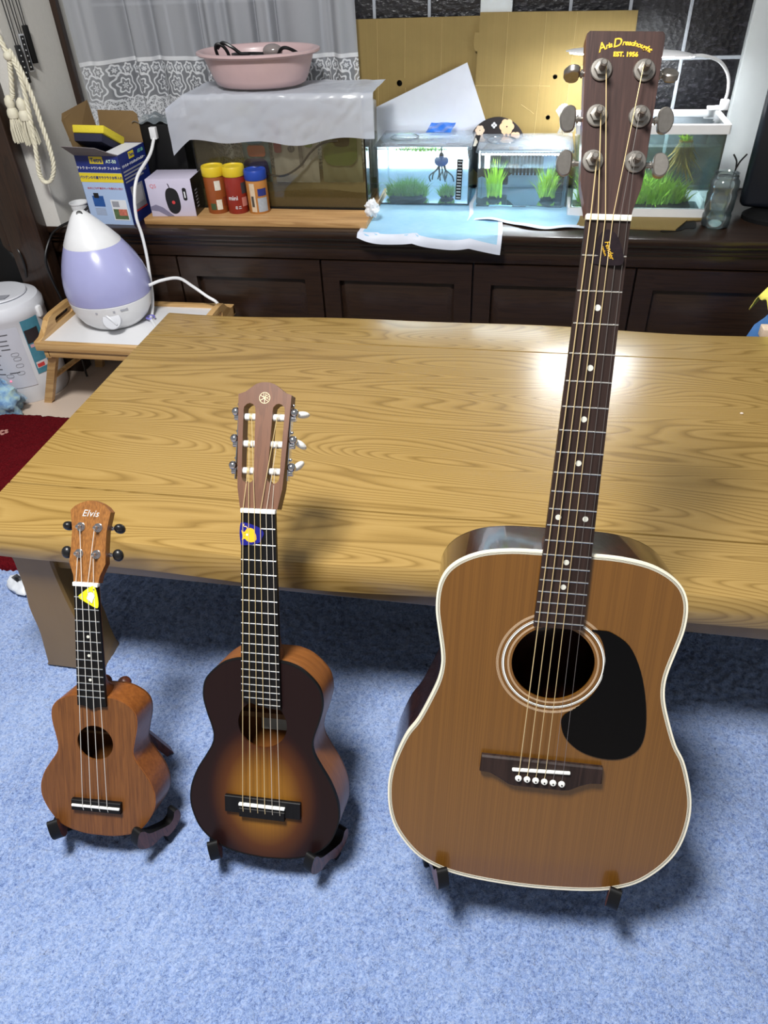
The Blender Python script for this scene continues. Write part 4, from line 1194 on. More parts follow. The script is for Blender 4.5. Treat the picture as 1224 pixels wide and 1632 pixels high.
def film_mat():
    t = NT('translucent_white_film')
    n = t.noise(t.coord(), 14, 3)
    col = t.mix(n, rgba((216, 222, 236)), rgba((234, 238, 248)))
    df = t.node('ShaderNodeBsdfDiffuse'); tr = t.node('ShaderNodeBsdfTranslucent'); cl = t.node('ShaderNodeBsdfTransparent'); gl = t.node('ShaderNodeBsdfGlossy')
    t.link(col, df.inputs[0]); t.link(col, tr.inputs[0])
    gl.inputs['Roughness'].default_value = 0.25
    m = []
    for f, a, b in ((0.36, df, tr), (0.20, None, cl), (0.06, None, gl)):
        x = t.node('ShaderNodeMixShader'); x.inputs[0].default_value = f
        t.link((a.outputs[0] if a else m[-1].outputs[0]), x.inputs[1]); t.link(b.outputs[0], x.inputs[2]); m.append(x)
    t.link(m[-1].outputs[0], t.out.inputs[0])
    return t.m
# thin white plastic bag draped over the covered tank
def bag():
    def P(u, v):
        x = -1.028 + 0.600 * u
        L = 0.320 * v
        over = 0.197
        wob = 0.0012 * mnoise.noise((u * 30 + v * 6, v * 9, 5)) * mnoise.noise((u * 4, v * 4, 2)) * 3 + 0.0035 * mnoise.noise((u * 5, v * 3, 3)) + 0.0007 * mnoise.noise((u * 18, v * 12, 8)) + 0.0022 * abs(mnoise.noise((u * 9 + v * 6, v * 3 - u * 4, 1)))
        if L < over:
            y = 2.368 - L
            z = 0.7515 + abs(wob) * 1.3
            if x < -0.967:
                z -= (-0.967 - x) * 0.75
        else:
            d = L - over
            a = min(1, d / 0.012)
            y = 2.171 - 0.006 * a - wob * 1.6 - 0.0008
            z = 0.7515 + abs(wob) * (1 - a) - d * (1.0) + 0.010 * u * d / 0.12 + (0.006 * math.sin(u * 8) + 0.005 * math.sin(u * 17)) * d / 0.12
            if x < -0.967:
                z -= (-0.967 - x) * 0.55; y += (-0.967 - x) * 0.12
        if x > -0.457:
            y += (x + 0.457) * 0.35
        return (x, y, z)
    mb = MB().grid(P, 130, 80)
    o = mb.make('plastic_bag', film_mat(), None, 60)
    return tag(o, 'crumpled white plastic bag spread over the large fish tank', 'plastic bag')
bag()
# pink wash basin with cables
bs = empty('wash_basin', 'pale pink plastic wash basin on top of the covered tank', 'basin', (-0.77, 2.285, 0.7585))
M_pink = plain('pink_plastic', (196, 169, 170), 0.35, var=0.05, coat=0.15)
BM = Matrix.Identity(4)
bs_prof = [(0.001, 0.0), (0.118, 0.0), (0.128, 0.005), (0.136, 0.018), (0.147, 0.046), (0.156, 0.072), (0.171, 0.075), (0.176, 0.079), (0.175, 0.084), (0.168, 0.086), (0.158, 0.083), (0.152, 0.072), (0.143, 0.046), (0.132, 0.020), (0.122, 0.008), (0.001, 0.006)]
MB().lathe(bs_prof, 56, None, 1.0, 0.76).make('basin_shell', M_pink, bs, 50)
cg = tag(MB().tube([(-0.775 + 0.1 * math.cos(t_ * 0.33) * (1 - t_ * 0.008), 2.312 + 0.065 * math.sin(t_ * 0.33), 0.779 + 0.0017 * t_) for t_ in range(34)], 0.0048, 8)
    .tube(catmull([(-0.87, 2.27, 0.79), (-0.879, 2.25, 0.848), (-0.868, 2.25, 0.860), (-0.850, 2.255, 0.845), (-0.842, 2.27, 0.80)], 6), 0.0045, 8)
    .tube(catmull([(-0.875, 2.255, 0.850), (-0.856, 2.25, 0.863), (-0.83, 2.25, 0.852), (-0.80, 2.26, 0.832), (-0.73, 2.27, 0.826)], 6), 0.0045, 8)
    .tube(catmull([(-0.72, 2.29, 0.80), (-0.705, 2.27, 0.835), (-0.685, 2.26, 0.848), (-0.66, 2.27, 0.838), (-0.645, 2.29, 0.82)], 6), 0.0045, 8).make('cable_coil', M_black), 'coiled black cables lying in the pink basin', 'cable')
lb = tag(MB().ball((-0.735, 2.31, 0.835), 0.022, 20, (1.3, 1, 0.8)).make('pump_bulb', plain('grey_pump', (150, 140, 138), 0.12, 0.3)), 'shiny grey pump lying among the cables in the basin', 'pump')

# small helper: ribbon plants
M_moss = plain('bright_moss', (120, 170, 42), 0.55, var=0.35, vscale=80)
M_fern = plain('green_water_plant', (140, 180, 46), 0.5, var=0.4, vscale=60)
M_lime = plain('lime_water_plant', (150, 196, 44), 0.5, var=0.3, vscale=90)
M_root = plain('amber_roots', (150, 120, 42), 0.55, var=0.4, vscale=90)
def blades(mb, cx, cy, z, rx, ry, n, h, w, lean=0.5, rs=None, down=False):
    rs = rs or random
    for _ in range(n):
        a = rs.uniform(0, 6.283); r = math.sqrt(rs.random())
        x, y = cx + rx * r * math.cos(a), cy + ry * r * math.sin(a)
        hh = h * rs.uniform(0.45, 1.0) * (1 - 0.45 * r * r)
        dx, dy = rs.gauss(0, lean) * hh, rs.gauss(0, lean) * hh * 0.6
        ang = rs.uniform(0, 3.14); wx, wy = w * math.cos(ang), w * math.sin(ang)
        s_ = -1 if down else 1
        p0 = (x, y, z); p1 = (x + dx * 0.35, y + dy * 0.35, z + s_ * hh * 0.55); p2 = (x + dx, y + dy, z + s_ * hh)
        mb.add([(p0[0] - wx, p0[1] - wy, p0[2]), (p0[0] + wx, p0[1] + wy, p0[2]), (p1[0] + wx, p1[1] + wy, p1[2]), (p1[0] - wx, p1[1] - wy, p1[2]), p2], [(0, 1, 2, 3), (3, 2, 4)])
    return mb
def plant(name, label, cx, cy, z, rx, ry, n, h, w, mat, lean=0.5, pot=None, cat='plant'):
    r = empty(name, label, cat, (cx, cy, z))
    blades(MB(), 0, 0, 0.006, rx, ry, n, h, w, lean).make('leaves', mat, r, None)
    if pot:
        k, ph = pot
        if k == 'box':
            MB().rbox(-rx * 1.02, rx * 1.02, -ry, ry, 0, ph, 0.002).make('planting_tray', M_blackmatte, r)
        else:
            MB().lathe([(rx * 0.7, 0), (rx * 0.9, ph * 0.4), (rx * 0.8, ph), (0.001, ph)], 18).make('plant_weight', M_blackmatte, r)
    return r
# clear tank 1
M_scatter = plain('pale_blue_scatter', (176, 204, 232), 0.5, var=0.2, vscale=18)
tB = tank('fish_tank', 'clear acrylic tank with a bright mossy mound and blue squid-like bubbler', -0.447, -0.172, 2.285, 2.470, CT + 0.004, 0.594, 0.003, M_acryl)
tC = tank('fish_tank', 'clear acrylic tank with two upright green plants, left of the large guitar neck', -0.148, 0.114, 2.275, 2.460, CT + 0.004, 0.588, 0.003, M_acryl)
for tk, x0, x1, y0, y1, zt, zw in ((tB, -0.447, -0.172, 2.285, 2.470, 0.594, 0.555), (tC, -0.148, 0.114, 2.275, 2.460, 0.588, 0.540)):
    under(tk, MB().rbox(x0 - 0.004, x1 + 0.004, y0 - 0.004, y1 + 0.004, zt, zt + 0.004, 0.0015).make('lid', M_lid, tk))
    rm = MB()
    c = [(x0 - 0.004, y0 - 0.004), (x1 + 0.004, y0 - 0.004), (x1 + 0.004, y1 + 0.004), (x0 - 0.004, y1 + 0.004)]
    rm.tube([(a, b, zt - 0.002) for a, b in c], 0.004, 8, closed=True)
    under(tk, rm.make('rim', M_acryl, tk))
    under(tk, MB().box(x0 + 0.004, x1 - 0.004, y1 - 0.0042, y1 - 0.0034, CT + 0.0078, zt - 0.004).make('scatter_film', M_scatter, tk))  # added film; its pale blue stands for light scattered in the water
    hx = x0 + 0.07 if tk is tB else x0 + 0.06
    under(tk, MB().tube([(hx + 0.042 * math.cos(a * 0.2618), y0 + 0.10 + 0.045 * math.sin(a * 0.2618), zt + 0.0045) for a in range(24)], 0.0018, 6, closed=True).make('lid_opening_ring', M_acryl, tk))
    under(tk, MB().box(x0 + 0.0035, x1 - 0.0035, y0 + 0.0035, y1 - 0.0035, CT + 0.0075, zw).make('water', M_water, tk, None))
# moss mounds, bubbler, thermometer
plant('moss_mound', 'large bright green moss mound in the left clear tank', -0.365, 2.345, CT + 0.008, 0.066, 0.040, 900, 0.062, 0.0009, M_moss, 0.55, ('round', 0.012))
plant('moss_mound', 'small bright green moss tuft beside the thermometer strip', -0.243, 2.345, CT + 0.008, 0.024, 0.022, 300, 0.045, 0.0009, M_moss, 0.5, ('round', 0.010))
plant('floating_moss', 'light green moss floating at the back of the left clear tank', -0.335, 2.425, 0.545, 0.085, 0.016, 380, 0.020, 0.0010, M_lime, 0.9)
sq = empty('bubbler', 'blue round bubbler with dark tentacles hanging in the left clear tank', 'bubbler', (-0.262, 2.355, 0.490))
MB().ball((0, 0, 0.050), 0.022, 20, (1, 1, 0.72)).make('float_ball', plain('blue_rubber', (40, 96, 178), 0.3), sq)
MB().cyl((0, 0, 0.062), (0, 0, 0.095), 0.0022, 8).lathe([(0.007, 0.060), (0.008, 0.068), (0.004, 0.073)], 14).make('stem', M_black, sq)
tn = MB()
for k in range(9):
    a = k * 0.698 + 0.2
    ex = 0.011 + 0.014 * (k % 3)
    tn.tube(catmull([(0.008 * math.cos(a), 0.008 * math.sin(a), 0.042), (0.013 * math.cos(a), 0.013 * math.sin(a), 0.028), (ex * math.cos(a), ex * math.sin(a) * 0.8, 0.012), ((ex + 0.003) * math.cos(a + 0.2), (ex + .003) * math.sin(a) * 0.8, -0.004)], 4), 0.0022, 6)
tn.make('tentacles', plain('teal_dark_rubber', (40, 74, 84), 0.4), sq)
th = empty('thermometer_strip', 'black thermometer strip stuck on the front of the left clear tank', 'thermometer', (-0.203, 2.2838, 0.450))
MB().box(-0.0085, 0.0085, -0.0008, 0.0, 0, 0.112, Matrix.Rotation(math.radians(2), 4, 'Y')).make('strip', M_black, th)
for k in range(13):
    MB().box(-0.006, 0.006, -0.0011, -0.0007, 0.004 + k * 0.0084, 0.0065 + k * 0.0084, Matrix.Rotation(math.radians(2), 4, 'Y')).make('scale_mark', M_silver, th)
tag(MB().rbox(-0.44, -0.178, 2.456, 2.462, 0.492, 0.553, 0.002).make('glare_panel', M_glare), 'glowing white strip standing for lamp glare at the back of the left clear tank', 'glare')  # glowing strip stands in for the lamp glare in the water
lb = empty('led_bar', 'thin light bar with a row of white lights under the left tank lid', 'light bar', (-0.31, 2.45, 0.576))
MB().rbox(-0.122, 0.122, -0.007, 0.007, 0.004, 0.010, 0.001).make('housing', M_white, lb)
for k in range(28):
    MB().box(-0.1175 + k * 0.0085, -0.1125 + k * 0.0085, -0.0085, 0.006, -0.001, 0.004).make('led', M_led, lb)
lb = empty('led_bar', 'thin light bar added to brighten the second clear tank under its lid', 'light bar', (-0.03, 2.296, 0.572))  # bar added to brighten this tank; no such bar shows
MB().rbox(-0.112, 0.132, -0.007, 0.007, 0.004, 0.010, 0.001).make('housing', M_white, lb)
for k in range(28):
    MB().box(-0.1075 + k * 0.0085, -0.1025 + k * 0.0085, -0.006, 0.006, 0.0, 0.004).make('led', M_led, lb)
# blue sachet on the lid
tag(MB().grid(lambda u, v: (-0.315 + 0.075 * u + 0.01 * v, 2.40 + 0.055 * v, 0.6045 + 0.016 * v + 0.004 * math.sin(u * 9) * math.sin(v * 6) + 0.003), 20, 14).make('blue_sachet', plain('blue_film', (46, 110, 206), 0.2, var=0.35, vscale=60, coat=0.5)), 'small shiny blue sachet lying on the lid of the left clear tank', 'sachet')
# tank 2 contents
plant('water_plant', 'tall lime green plant at the left side of the second clear tank', -0.098, 2.335, CT + 0.008, 0.022, 0.018, 240, 0.125, 0.0016, M_lime, 0.13, ('round', 0.012))
plant('water_plant', 'branching green plant at the right side of the second clear tank', 0.058, 2.335, CT + 0.008, 0.024, 0.018, 260, 0.105, 0.0014, M_fern, 0.28, ('round', 0.012))
fl = empty('tank_filter', 'black filter box hanging at the back of the second clear tank', 'filter', (-0.005, 2.43, 0.445))
MB().rbox(-0.055, 0.045, -0.012, 0.018, 0.045, 0.120, 0.004).make('filter_case', plain('grey_reflection', (120, 124, 128), 0.2), fl)
for k in range(8):
    MB().rbox(-0.046 + k * 0.011, -0.039 + k * 0.011, -0.0145, -0.011, 0.040, 0.10, 0.001).make('slot', M_black, fl)  # bars cut the grey into stripes, painted reflections on the black case
MB().rbox(-0.085, -0.058, -0.010, 0.016, 0.01, 0.11, 0.003).make('pump_body', M_black, fl)
hf = empty('sponge_filter', 'black heater with a clear tube in the right corner of the second tank', 'filter', (0.094, 2.42, CT + 0.008))
MB().rbox(-0.018, 0.012, -0.012, 0.012, 0, 0.105, 0.004).make('heater_body', M_black, hf)
for k in range(6):
    MB().lathe([(0.011, 0.02 + k * 0.013), (0.0125, 0.024 + k * 0.013), (0.011, 0.028 + k * 0.013)], 14, Matrix.Translation((0.0, -0.012, 0))).make('rib', plain('dark_rib', (44, 46, 50), 0.4), hf)
MB().cyl((-0.034, -0.03, 0.012), (-0.014, -0.03, 0.085), 0.0026, 8).make('clear_tube', M_white, hf)
tag(MB().rbox(-0.138, -0.122, 2.449, 2.454, 0.495, 0.545, 0.002).make('glare_panel', M_glare), 'small glowing patch standing for the bright light spot at the left corner of the second clear tank', 'glare')  # added glow standing for a bright spot of light
# white framed tank right of the guitar neck
z4 = CT + 0.006
tD = tank('fish_tank', 'white-rimmed glass tank with dense green plants, right of the large guitar neck', 0.122, 0.498, 2.205, 2.385, z4, 0.650, 0.004, M_glass)
for a, b in ((0.645, 0.667), (z4 - 0.001, z4 + 0.020)):
    mb = MB().ring(rrect(0.116, 0.504, 2.199, 2.391, 0.006), rrect(0.128, 0.492, 2.211, 2.379, 0.006), a, b, axes='xy')
    under(tD, mb.make('rim', M_white, tD))
under(tD, MB().box(0.1265, 0.4935, 2.2095, 2.3805, z4 + 0.005, 0.612).make('water', M_water, tD, None))
under(tD, MB().rbox(0.128, 0.492, 2.211, 2.379, 0.660, 0.6635, 0.001).make('lid', M_acryl, tD))
plant('grassy_plant', 'dense bright green grassy plant growing in the white-rimmed tank', 0.345, 2.285, z4 + 0.005, 0.105, 0.045, 750, 0.105, 0.0019, M_fern, 0.40, ('box', 0.014))
plant('grassy_plant', 'bright green plant at the left end of the white-rimmed tank', 0.195, 2.30, z4 + 0.005, 0.05, 0.045, 420, 0.120, 0.0019, M_fern, 0.30)
rt = empty('hanging_plant', 'amber brown roots hanging from the water surface of the white-rimmed tank', 'plant', (0.412, 2.275, 0.615))
blades(MB(), 0, 0, 0.0, 0.018, 0.014, 170, 0.125, 0.0022, 0.38, down=True).make('roots', M_root, rt, None)
blades(MB(), 0, 0, 0.0, 0.018, 0.014, 40, 0.018, 0.0030, 0.6).make('leaves', M_fern, rt, None)
# clip lamp over the white tank
lp = empty('clip_lamp', 'white gooseneck clip lamp shining over the white-rimmed tank', 'lamp', (0.508, 2.375, 0.667))
lpu = lambda o: under(lp, o)
hd = [(0.070, 0.826), (0.40, 0.812)]
HM = facing((0.235, 2.31, 0.8135), (1, 0, -0.045), (0, 1, 0.0))
def lamp_head():
    n = 24; v = []; f = []
    for i in range(n):
        u = i / (n - 1); x = -0.165 + 0.33 * u
        w = 0.030 * (1 - (2 * u - 1) ** 6) ** 0.5 + 0.004
        h = 0.010 * (1 - (2 * u - 1) ** 4) + 0.002
        for k in range(10):
            a = math.pi * k / 9
            v.append((x, -w * math.cos(a), h * math.sin(a)))
    for i in range(n - 1):
        for k in range(9):
            f.append((i * 10 + k, i * 10 + k + 1, i * 10 + k + 11, i * 10 + k + 10))
        f.append((i * 10, i * 10 + 10, i * 10 + 19, i * 10 + 9))
    f.append(tuple(range(10))); f.append(tuple((n - 1) * 10 + k for k in range(10))[::-1])
    return MB().add(v, f, HM)
lpu(lamp_head().make('lamp_head', M_white, lp, 40))
lpu(MB().prism(catmull([(-0.155, 0), (-0.13, -0.022), (0, -0.026), (0.13, -0.022), (0.155, 0), (0.13, 0.022), (0, 0.026), (-0.13, 0.022)], 4, closed=True), -0.004, -0.0005, axes='xy', M=HM).make('diffuser', M_lampled, lp))
lpu(MB().tube(catmull([(0.395, 2.31, 0.806), (0.425, 2.325, 0.803), (0.470, 2.35, 0.786), (0.502, 2.37, 0.752), (0.512, 2.376, 0.715), (0.510, 2.376, 0.690)], 6), 0.0042, 10).make('gooseneck', M_white, lp))
lpu(MB().rbox(0.500, 0.522, 2.366, 2.388, 0.668, 0.694, 0.003).rbox(0.470, 0.520, 2.372, 2.396, 0.668, 0.676, 0.002).rbox(0.490, 0.520, 2.393, 2.399, 0.62, 0.676, 0.002).make('clip', M_white, lp))
# glass jar
M_jar = clear('jar_glass', (246, 251, 249), refl=1.0, ior=1.5, haze=0.05)
jr = empty('glass_jar', 'empty clear glass jar with ribbed neck standing before the white-rimmed tank', 'jar', (0.507, 2.148, CT))
jp = [(0.001, 0.001), (0.030, 0.001), (0.036, 0.006), (0.037, 0.030), (0.034, 0.038), (0.037, 0.046), (0.038, 0.082), (0.035, 0.092), (0.038, 0.102), (0.037, 0.116), (0.031, 0.124), (0.032, 0.128), (0.030, 0.132), (0.032, 0.136)]
MB().lathe(jp + [(r - 0.0022, z) for r, z in jp[:0:-1]] + [(0.001, 0.006)], 32, None).make('jar_glass', M_jar, jr, 50)
MB().lathe([(0.001, 0.007), (0.0335, 0.007), (0.0345, 0.05), (0.001, 0.0505)], 28).make('water', M_water, jr)
tag(MB().tube(catmull([(0.522, 2.19, 0.60), (0.532, 2.185, 0.585), (0.534, 2.18, 0.570), (0.540, 2.18, 0.585), (0.555, 2.19, 0.60)], 5), 0.0022, 6).tube(catmull([(0.534, 2.18, 0.571), (0.535, 2.20, 0.52), (0.54, 2.20, 0.44)], 5), 0.0022, 6).make('forked_cable', M_black), 'thin black cord forking behind the glass jar', 'cord')
# pet pads under the tanks
def pad_mat(name):
    t = NT(name)
    v = t.coord()
    n = t.noise(v, 12, 4); q = t.noise(t.coord((50, 300, 300)), 1.0, 2)
    col = t.mix(t.math('ADD', t.math('MULTIPLY', n, 0.6), t.math('MULTIPLY', q, 0.4)), rgba((110, 170, 210)), rgba((176, 212, 230)))
    t.principled(col, 0.7, normal=t.bump(q, 0.2, 0.001))
    return t.m
M_pad = pad_mat('pale_blue_pad')
M_padw = plain('pad_white_film', (206, 212, 226), 0.5, var=0.05)
def pad(name, label, xa, xb, ya, zoff, fr, sag):
    r = empty(name, label, 'pet pad', ((xa + xb) / 2, 2.3, CT))
    def P(u, v):
        x = xa + (xb - xa) * u
        yf = fr(u)
        L = (2.47 - yf + sag(u)) * v
        y = 2.47 - L; z = CT + zoff + 0.0016 * (1 + math.sin(u * 23 + v * 4)) * (1 if v > 0.5 else 0.0)
        if y < 2.028:
            d = 2.028 - y
            z = CT + zoff - d * 0.92; y = 2.0265 - 0.012 * math.sin(min(1, d / 0.03) * 1.57) - 0.004 * math.sin(u * 19)
        return (x + 0.004 * math.sin(v * 9), y, z)
    mb = MB().grid(P, 70, 60)
    under(r, mb.make('pad_sheet', M_pad, r, 60))
    e = MB().grid(lambda u, v: tuple(np.array(P(u, 0.945 + 0.058 * v)) + np.array((0, -0.0004, 0.0008))), 70, 5)
    under(r, e.make('pad_border', M_padw, r, 60))
    for uu in (0.0, 0.97):
        e = MB().grid(lambda u, v: tuple(np.array(P(uu + 0.03 * u, v)) + np.array((0, -0.0003, 0.0007))), 4, 60)
        under(r, e.make('pad_border', M_padw, r, 60))
    return r
pad('pet_pad', 'pale blue absorbent pad hanging over the cabinet edge under the left clear tank', -0.462, -0.062, 0, 0.0010, lambda u: 2.028, lambda u: 0.010 + 0.028 * u + 0.012 * abs(math.sin(u * 8)) )
pad('pet_pad', 'pale blue absorbent pad under the second clear tank, reaching the large guitar neck', -0.165, 0.215, 0, 0.0030, lambda u: 2.145 - 0.075 * u + 0.018 * math.sin(u * 9), lambda u: 0.0)
tag(MB().prism([(0.13, 2.115), (0.40, 2.10), (0.44, 2.18), (0.52, 2.20), (0.52, 2.44), (0.13, 2.44)], CT + 0.0005, CT + 0.0045, axes='xy').make('cardboard_mat', M_card), 'flat cardboard piece lying under the white-rimmed tank', 'cardboard')
tag(MB().prism(catmull([(0.36, 2.092), (0.41, 2.10), (0.43, 2.12), (0.455, 2.125), (0.46, 2.19), (0.41, 2.185)], 4, closed=True), CT + 0.0003, CT + 0.0012, axes='xy').make('black_sheet', M_blackmatte), 'black plastic sheet corner beside the flat cardboard piece', 'sheet')
# crumpled tissue and clear shell
def blob(c, r, sc, amp, freq, seed, seg=28):
    mb = MB().ball((0, 0, 0), 1.0, seg)
    vv = []
    for p in mb.v:
        k = 1 + amp * mnoise.noise((p[0] * freq + seed, p[1] * freq, p[2] * freq)) + 0.5 * amp * mnoise.noise((p[0] * freq * 2.3, p[1] * freq * 2.3 + seed, p[2] * freq * 2.3))
        vv.append((c[0] + p[0] * r * sc[0] * k, c[1] + p[1] * r * sc[1] * k, c[2] + p[2] * r * sc[2] * k))
    mb.v = vv
    return mb
tag(blob((-0.435, 2.125, BT + 0.020), 0.022, (0.85, 0.7, 1.05), 0.45, 2.2, 4).make('crumpled_tissue', M_paper, None, 20), 'crumpled white tissue beside the bottom corner of the covered tank', 'tissue')
sh = tag(MB().grid(lambda u, v: (0.072 + 0.045 * u + 0.012 * math.sin(v * 3) - 0.012 * v, 2.425 - 0.012 * math.sin(u * 3.14) * math.sin(v * 3.14), 0.600 + 0.078 * v * (1 - 0.25 * (2 * u - 1) ** 2) + 0.0008 * math.sin(u * 40)), 40, 24).make('clear_shell', clear('milky_plastic', (225, 225, 225), haze=0.30)), 'clear ribbed plastic shell leaning on the cardboard left of the large guitar head', 'plastic shell')

# dark appliance at the right end of the cabinet
mo = empty('monitor', 'dark navy upright screen housing at the right end of the cabinet', 'monitor', (0.815, 2.22, CT))
M_navy = plain('dark_navy_plastic', (16, 20, 30), 0.4, var=0.1)
MB().rbox(-0.235, 0.30, -0.05, 0.05, 0.025, 0.72, 0.018, 4, Matrix.Rotation(math.radians(-14), 4, 'Z')).make('housing', M_navy, mo)
MB().lathe([(0.001, 0.0), (0.12, 0.0), (0.12, 0.010), (0.10, 0.024), (0.001, 0.026)], 32, Matrix.Translation((-0.07, 0.0, 0)), 1.3, 0.75).make('base', M_blackmatte, mo)
# ------------------------------------------------------------------ things at the left end of the cabinet
M_boxblue = plain('printed_blue', (30, 46, 118), 0.4, var=0.05)
M_boxlight = plain('printed_light_blue', (168, 190, 224), 0.4, var=0.06, vscale=8)
M_boxyellow = plain('printed_yellow', (222, 200, 46), 0.4, var=0.04)
M_kraft = plain('kraft_inside', (120, 96, 62), 0.8, var=0.06)
M_greyflap = plain('grey_carton_inside', (128, 122, 124), 0.8, var=0.05)
M_deep = plain('deep_blue_print', (34, 82, 150), 0.4, var=0.3, vscale=60)
M_redprint = plain('red_print', (200, 60, 60), 0.5)
M_greyprint = plain('light_grey_print', (150, 152, 160), 0.5, var=0.15, vscale=100)
bx = empty('filter_carton', 'open blue and yellow aquarium filter carton beside the curtain', 'box', (-1.209, 2.138, CT), math.radians(-3))
bw, bd, bh = 0.0685, 0.078, 0.192
def pan(name, m, *a): return MB().box(*a).make(name, m, bx, None)
pan('front_panel', M_boxlight, -bw, bw, -bd, -bd + 0.0012, 0, bh)
pan('back_panel', M_boxblue, -bw, bw, bd - 0.0012, bd, 0, bh)
pan('side_panel', M_boxblue, -bw, -bw + 0.0012, -bd, bd, 0, bh)
pan('side_panel', M_boxblue, bw - 0.0012, bw, -bd, bd, 0, bh)
pan('bottom_panel', M_kraft, -bw, bw, -bd, bd, 0, 0.0012)
pan('blue_band', M_boxblue, -bw, bw, -bd - 0.0004, -bd, bh - 0.046, bh)
pan('yellow_band', M_boxyellow, -bw, bw, -bd - 0.0004, -bd, bh - 0.072, bh - 0.047)
pan('brand_patch', M_boxyellow, -0.024, 0.019, -bd - 0.0008, -bd - 0.0003, bh - 0.022, bh - 0.003)
pan('brand_patch', M_boxyellow, bw, bw + 0.0006, -0.020, 0.010, bh - 0.022, bh - 0.004)
pan('picture', M_deep, -0.046, -0.010, -bd - 0.0005, -bd, 0.052, 0.082)
pan('picture', M_black, -0.040, -0.024, -bd - 0.0007, -bd, 0.076, 0.090)
pan('picture', M_paper, 0.010, 0.060, -bd - 0.0005, -bd, 0.014, 0.072)
pan('picture', M_greyprint, 0.014, 0.036, -bd - 0.0008, -bd, 0.052, 0.068)
pan('picture', plain('planted_tank_print', (84, 104, 70), 0.6, var=0.6, vscale=120), 0.013, 0.057, -bd - 0.0008, -bd, 0.017, 0.046)
pan('picture', plain('red_fish_print', (196, 110, 90), 0.6, var=0.6, vscale=160), 0.030, 0.056, -bd - 0.0010, -bd, 0.028, 0.046)
for k in range(5):
    pan('text_line', M_greyprint, -0.046, -0.012, -bd - 0.0005, -bd, 0.028 + k * 0.0042, 0.0294 + k * 0.0042)
FR = lambda x, z: facing((x, -bd - 0.0008, z), (1, 0, 0), (0, 0, 1))
lettering('lettering', 'Tetra', 0.0165, FR(-0.002, bh - 0.013), M_boxblue, bx, bold=0.0004)
lettering('lettering', 'AT-50', 0.0125, FR(0.044, bh - 0.016), plain('pale_green_print', (196, 220, 200), 0.5), bx, bold=0.0003)
lettering('lettering', 'テトラ オートワンタッチ フィルター', 0.0084, FR(0.0, bh - 0.034), M_paper, bx, bold=0.0002)
lettering('lettering', 'バツグンのろ過でラクラクお手入れ', 0.0086, FR(0.0, bh - 0.0595), M_boxblue, bx, bold=0.0002)
lettering('lettering', '水がにごらず 毎日キレイを保ちたい方に!', 0.0062, FR(0.004, 0.103), M_redprint, bx)
RT = lambda y, z: facing((bw + 0.0006, y, z), (0, 1, 0), (0, 0, 1))
lettering('lettering', 'Tetra', 0.0120, RT(-0.005, bh - 0.013), M_boxblue, bx, bold=0.0003)
lettering('lettering', 'AT-50', 0.0120, RT(0.050, bh - 0.014), plain('pale_green_print_side', (120, 190, 170), 0.5), bx, bold=0.0003)
lettering('lettering', 'テトラ オートワンタッチフィルター', 0.0082, RT(0.0, bh - 0.034), M_paper, bx, bold=0.0002)
for k in range(4):
    pan('text_line', M_greyprint, bw, bw + 0.0005, -0.066, 0.06 - 0.02 * (k % 2), bh - 0.05 - k * 0.009, bh - 0.046 - k * 0.009)
pan('picture', M_greyprint, bw, bw + 0.0006, -0.050, 0.020, 0.035, 0.100)
pan('picture', plain('pale_panel_print', (190, 190, 192), 0.5), bw, bw + 0.0008, -0.040, 0.010, 0.05, 0.095)
pan('picture', M_redprint, bw, bw + 0.0007, -0.052, 0.022, 0.030, 0.034)
def flap(name, m, pts, th=0.0012):
    pts = [Vector(p) for p in pts]
    n = (pts[1] - pts[0]).cross(pts[-1] - pts[0]).normalized() * th
    k = len(pts)
    MB().add(pts + [p + n for p in pts], [tuple(range(k)), tuple(range(k, 2 * k))[::-1]] + [(i, (i + 1) % k, (i + 1) % k + k, i + k) for i in range(k)]).make(name, m, bx, None)
flap('flap', M_greyflap, [(-bw, -bd, bh), (bw, -bd, bh), (bw - 0.035, -bd - 0.045, bh + 0.030), (-bw + 0.004, -bd - 0.055, bh + 0.036)])
flap('flap', M_kraft, [(-bw, -bd + 0.01, bh), (-bw, bd, bh), (-bw - 0.012, bd - 0.004, bh + 0.112), (-bw - 0.022, -bd + 0.03, bh + 0.100), (-bw - 0.018, -bd + 0.014, bh + 0.085)])
flap('flap', M_kraft, [(-bw, bd, bh), (bw, bd, bh), (bw - 0.004, bd + 0.008, bh + 0.074), (bw - 0.016, bd + 0.010, bh + 0.082), (-bw + 0.006, bd + 0.010, bh + 0.084)])
flap('flap', M_paper, [(bw, -bd + 0.004, bh), (bw, bd - 0.01, bh), (bw - 0.045, bd - 0.03, bh + 0.004), (bw - 0.045, -bd + 0.02, bh + 0.004)])
sp = empty('filter_sponge', 'yellow filter sponge cartridge lying on the open carton', 'sponge', (-1.245, 2.130, CT + bh + 0.006), math.radians(-6))
TM = Matrix.Rotation(math.radians(-30), 4, 'X')
MB().rbox(-0.060, 0.060, -0.050, 0.050, 0.022, 0.044, 0.004, M=TM).make('sponge_pad', plain('yellow_sponge', (214, 196, 52), 0.9, var=0.12, vscale=200, bump=0.8), sp)
MB().rbox(-0.054, 0.054, -0.048, 0.046, 0.0, 0.022, 0.002, M=TM).make('sponge_core', plain('navy_sponge', (34, 36, 58), 0.9, bump=0.6), sp)

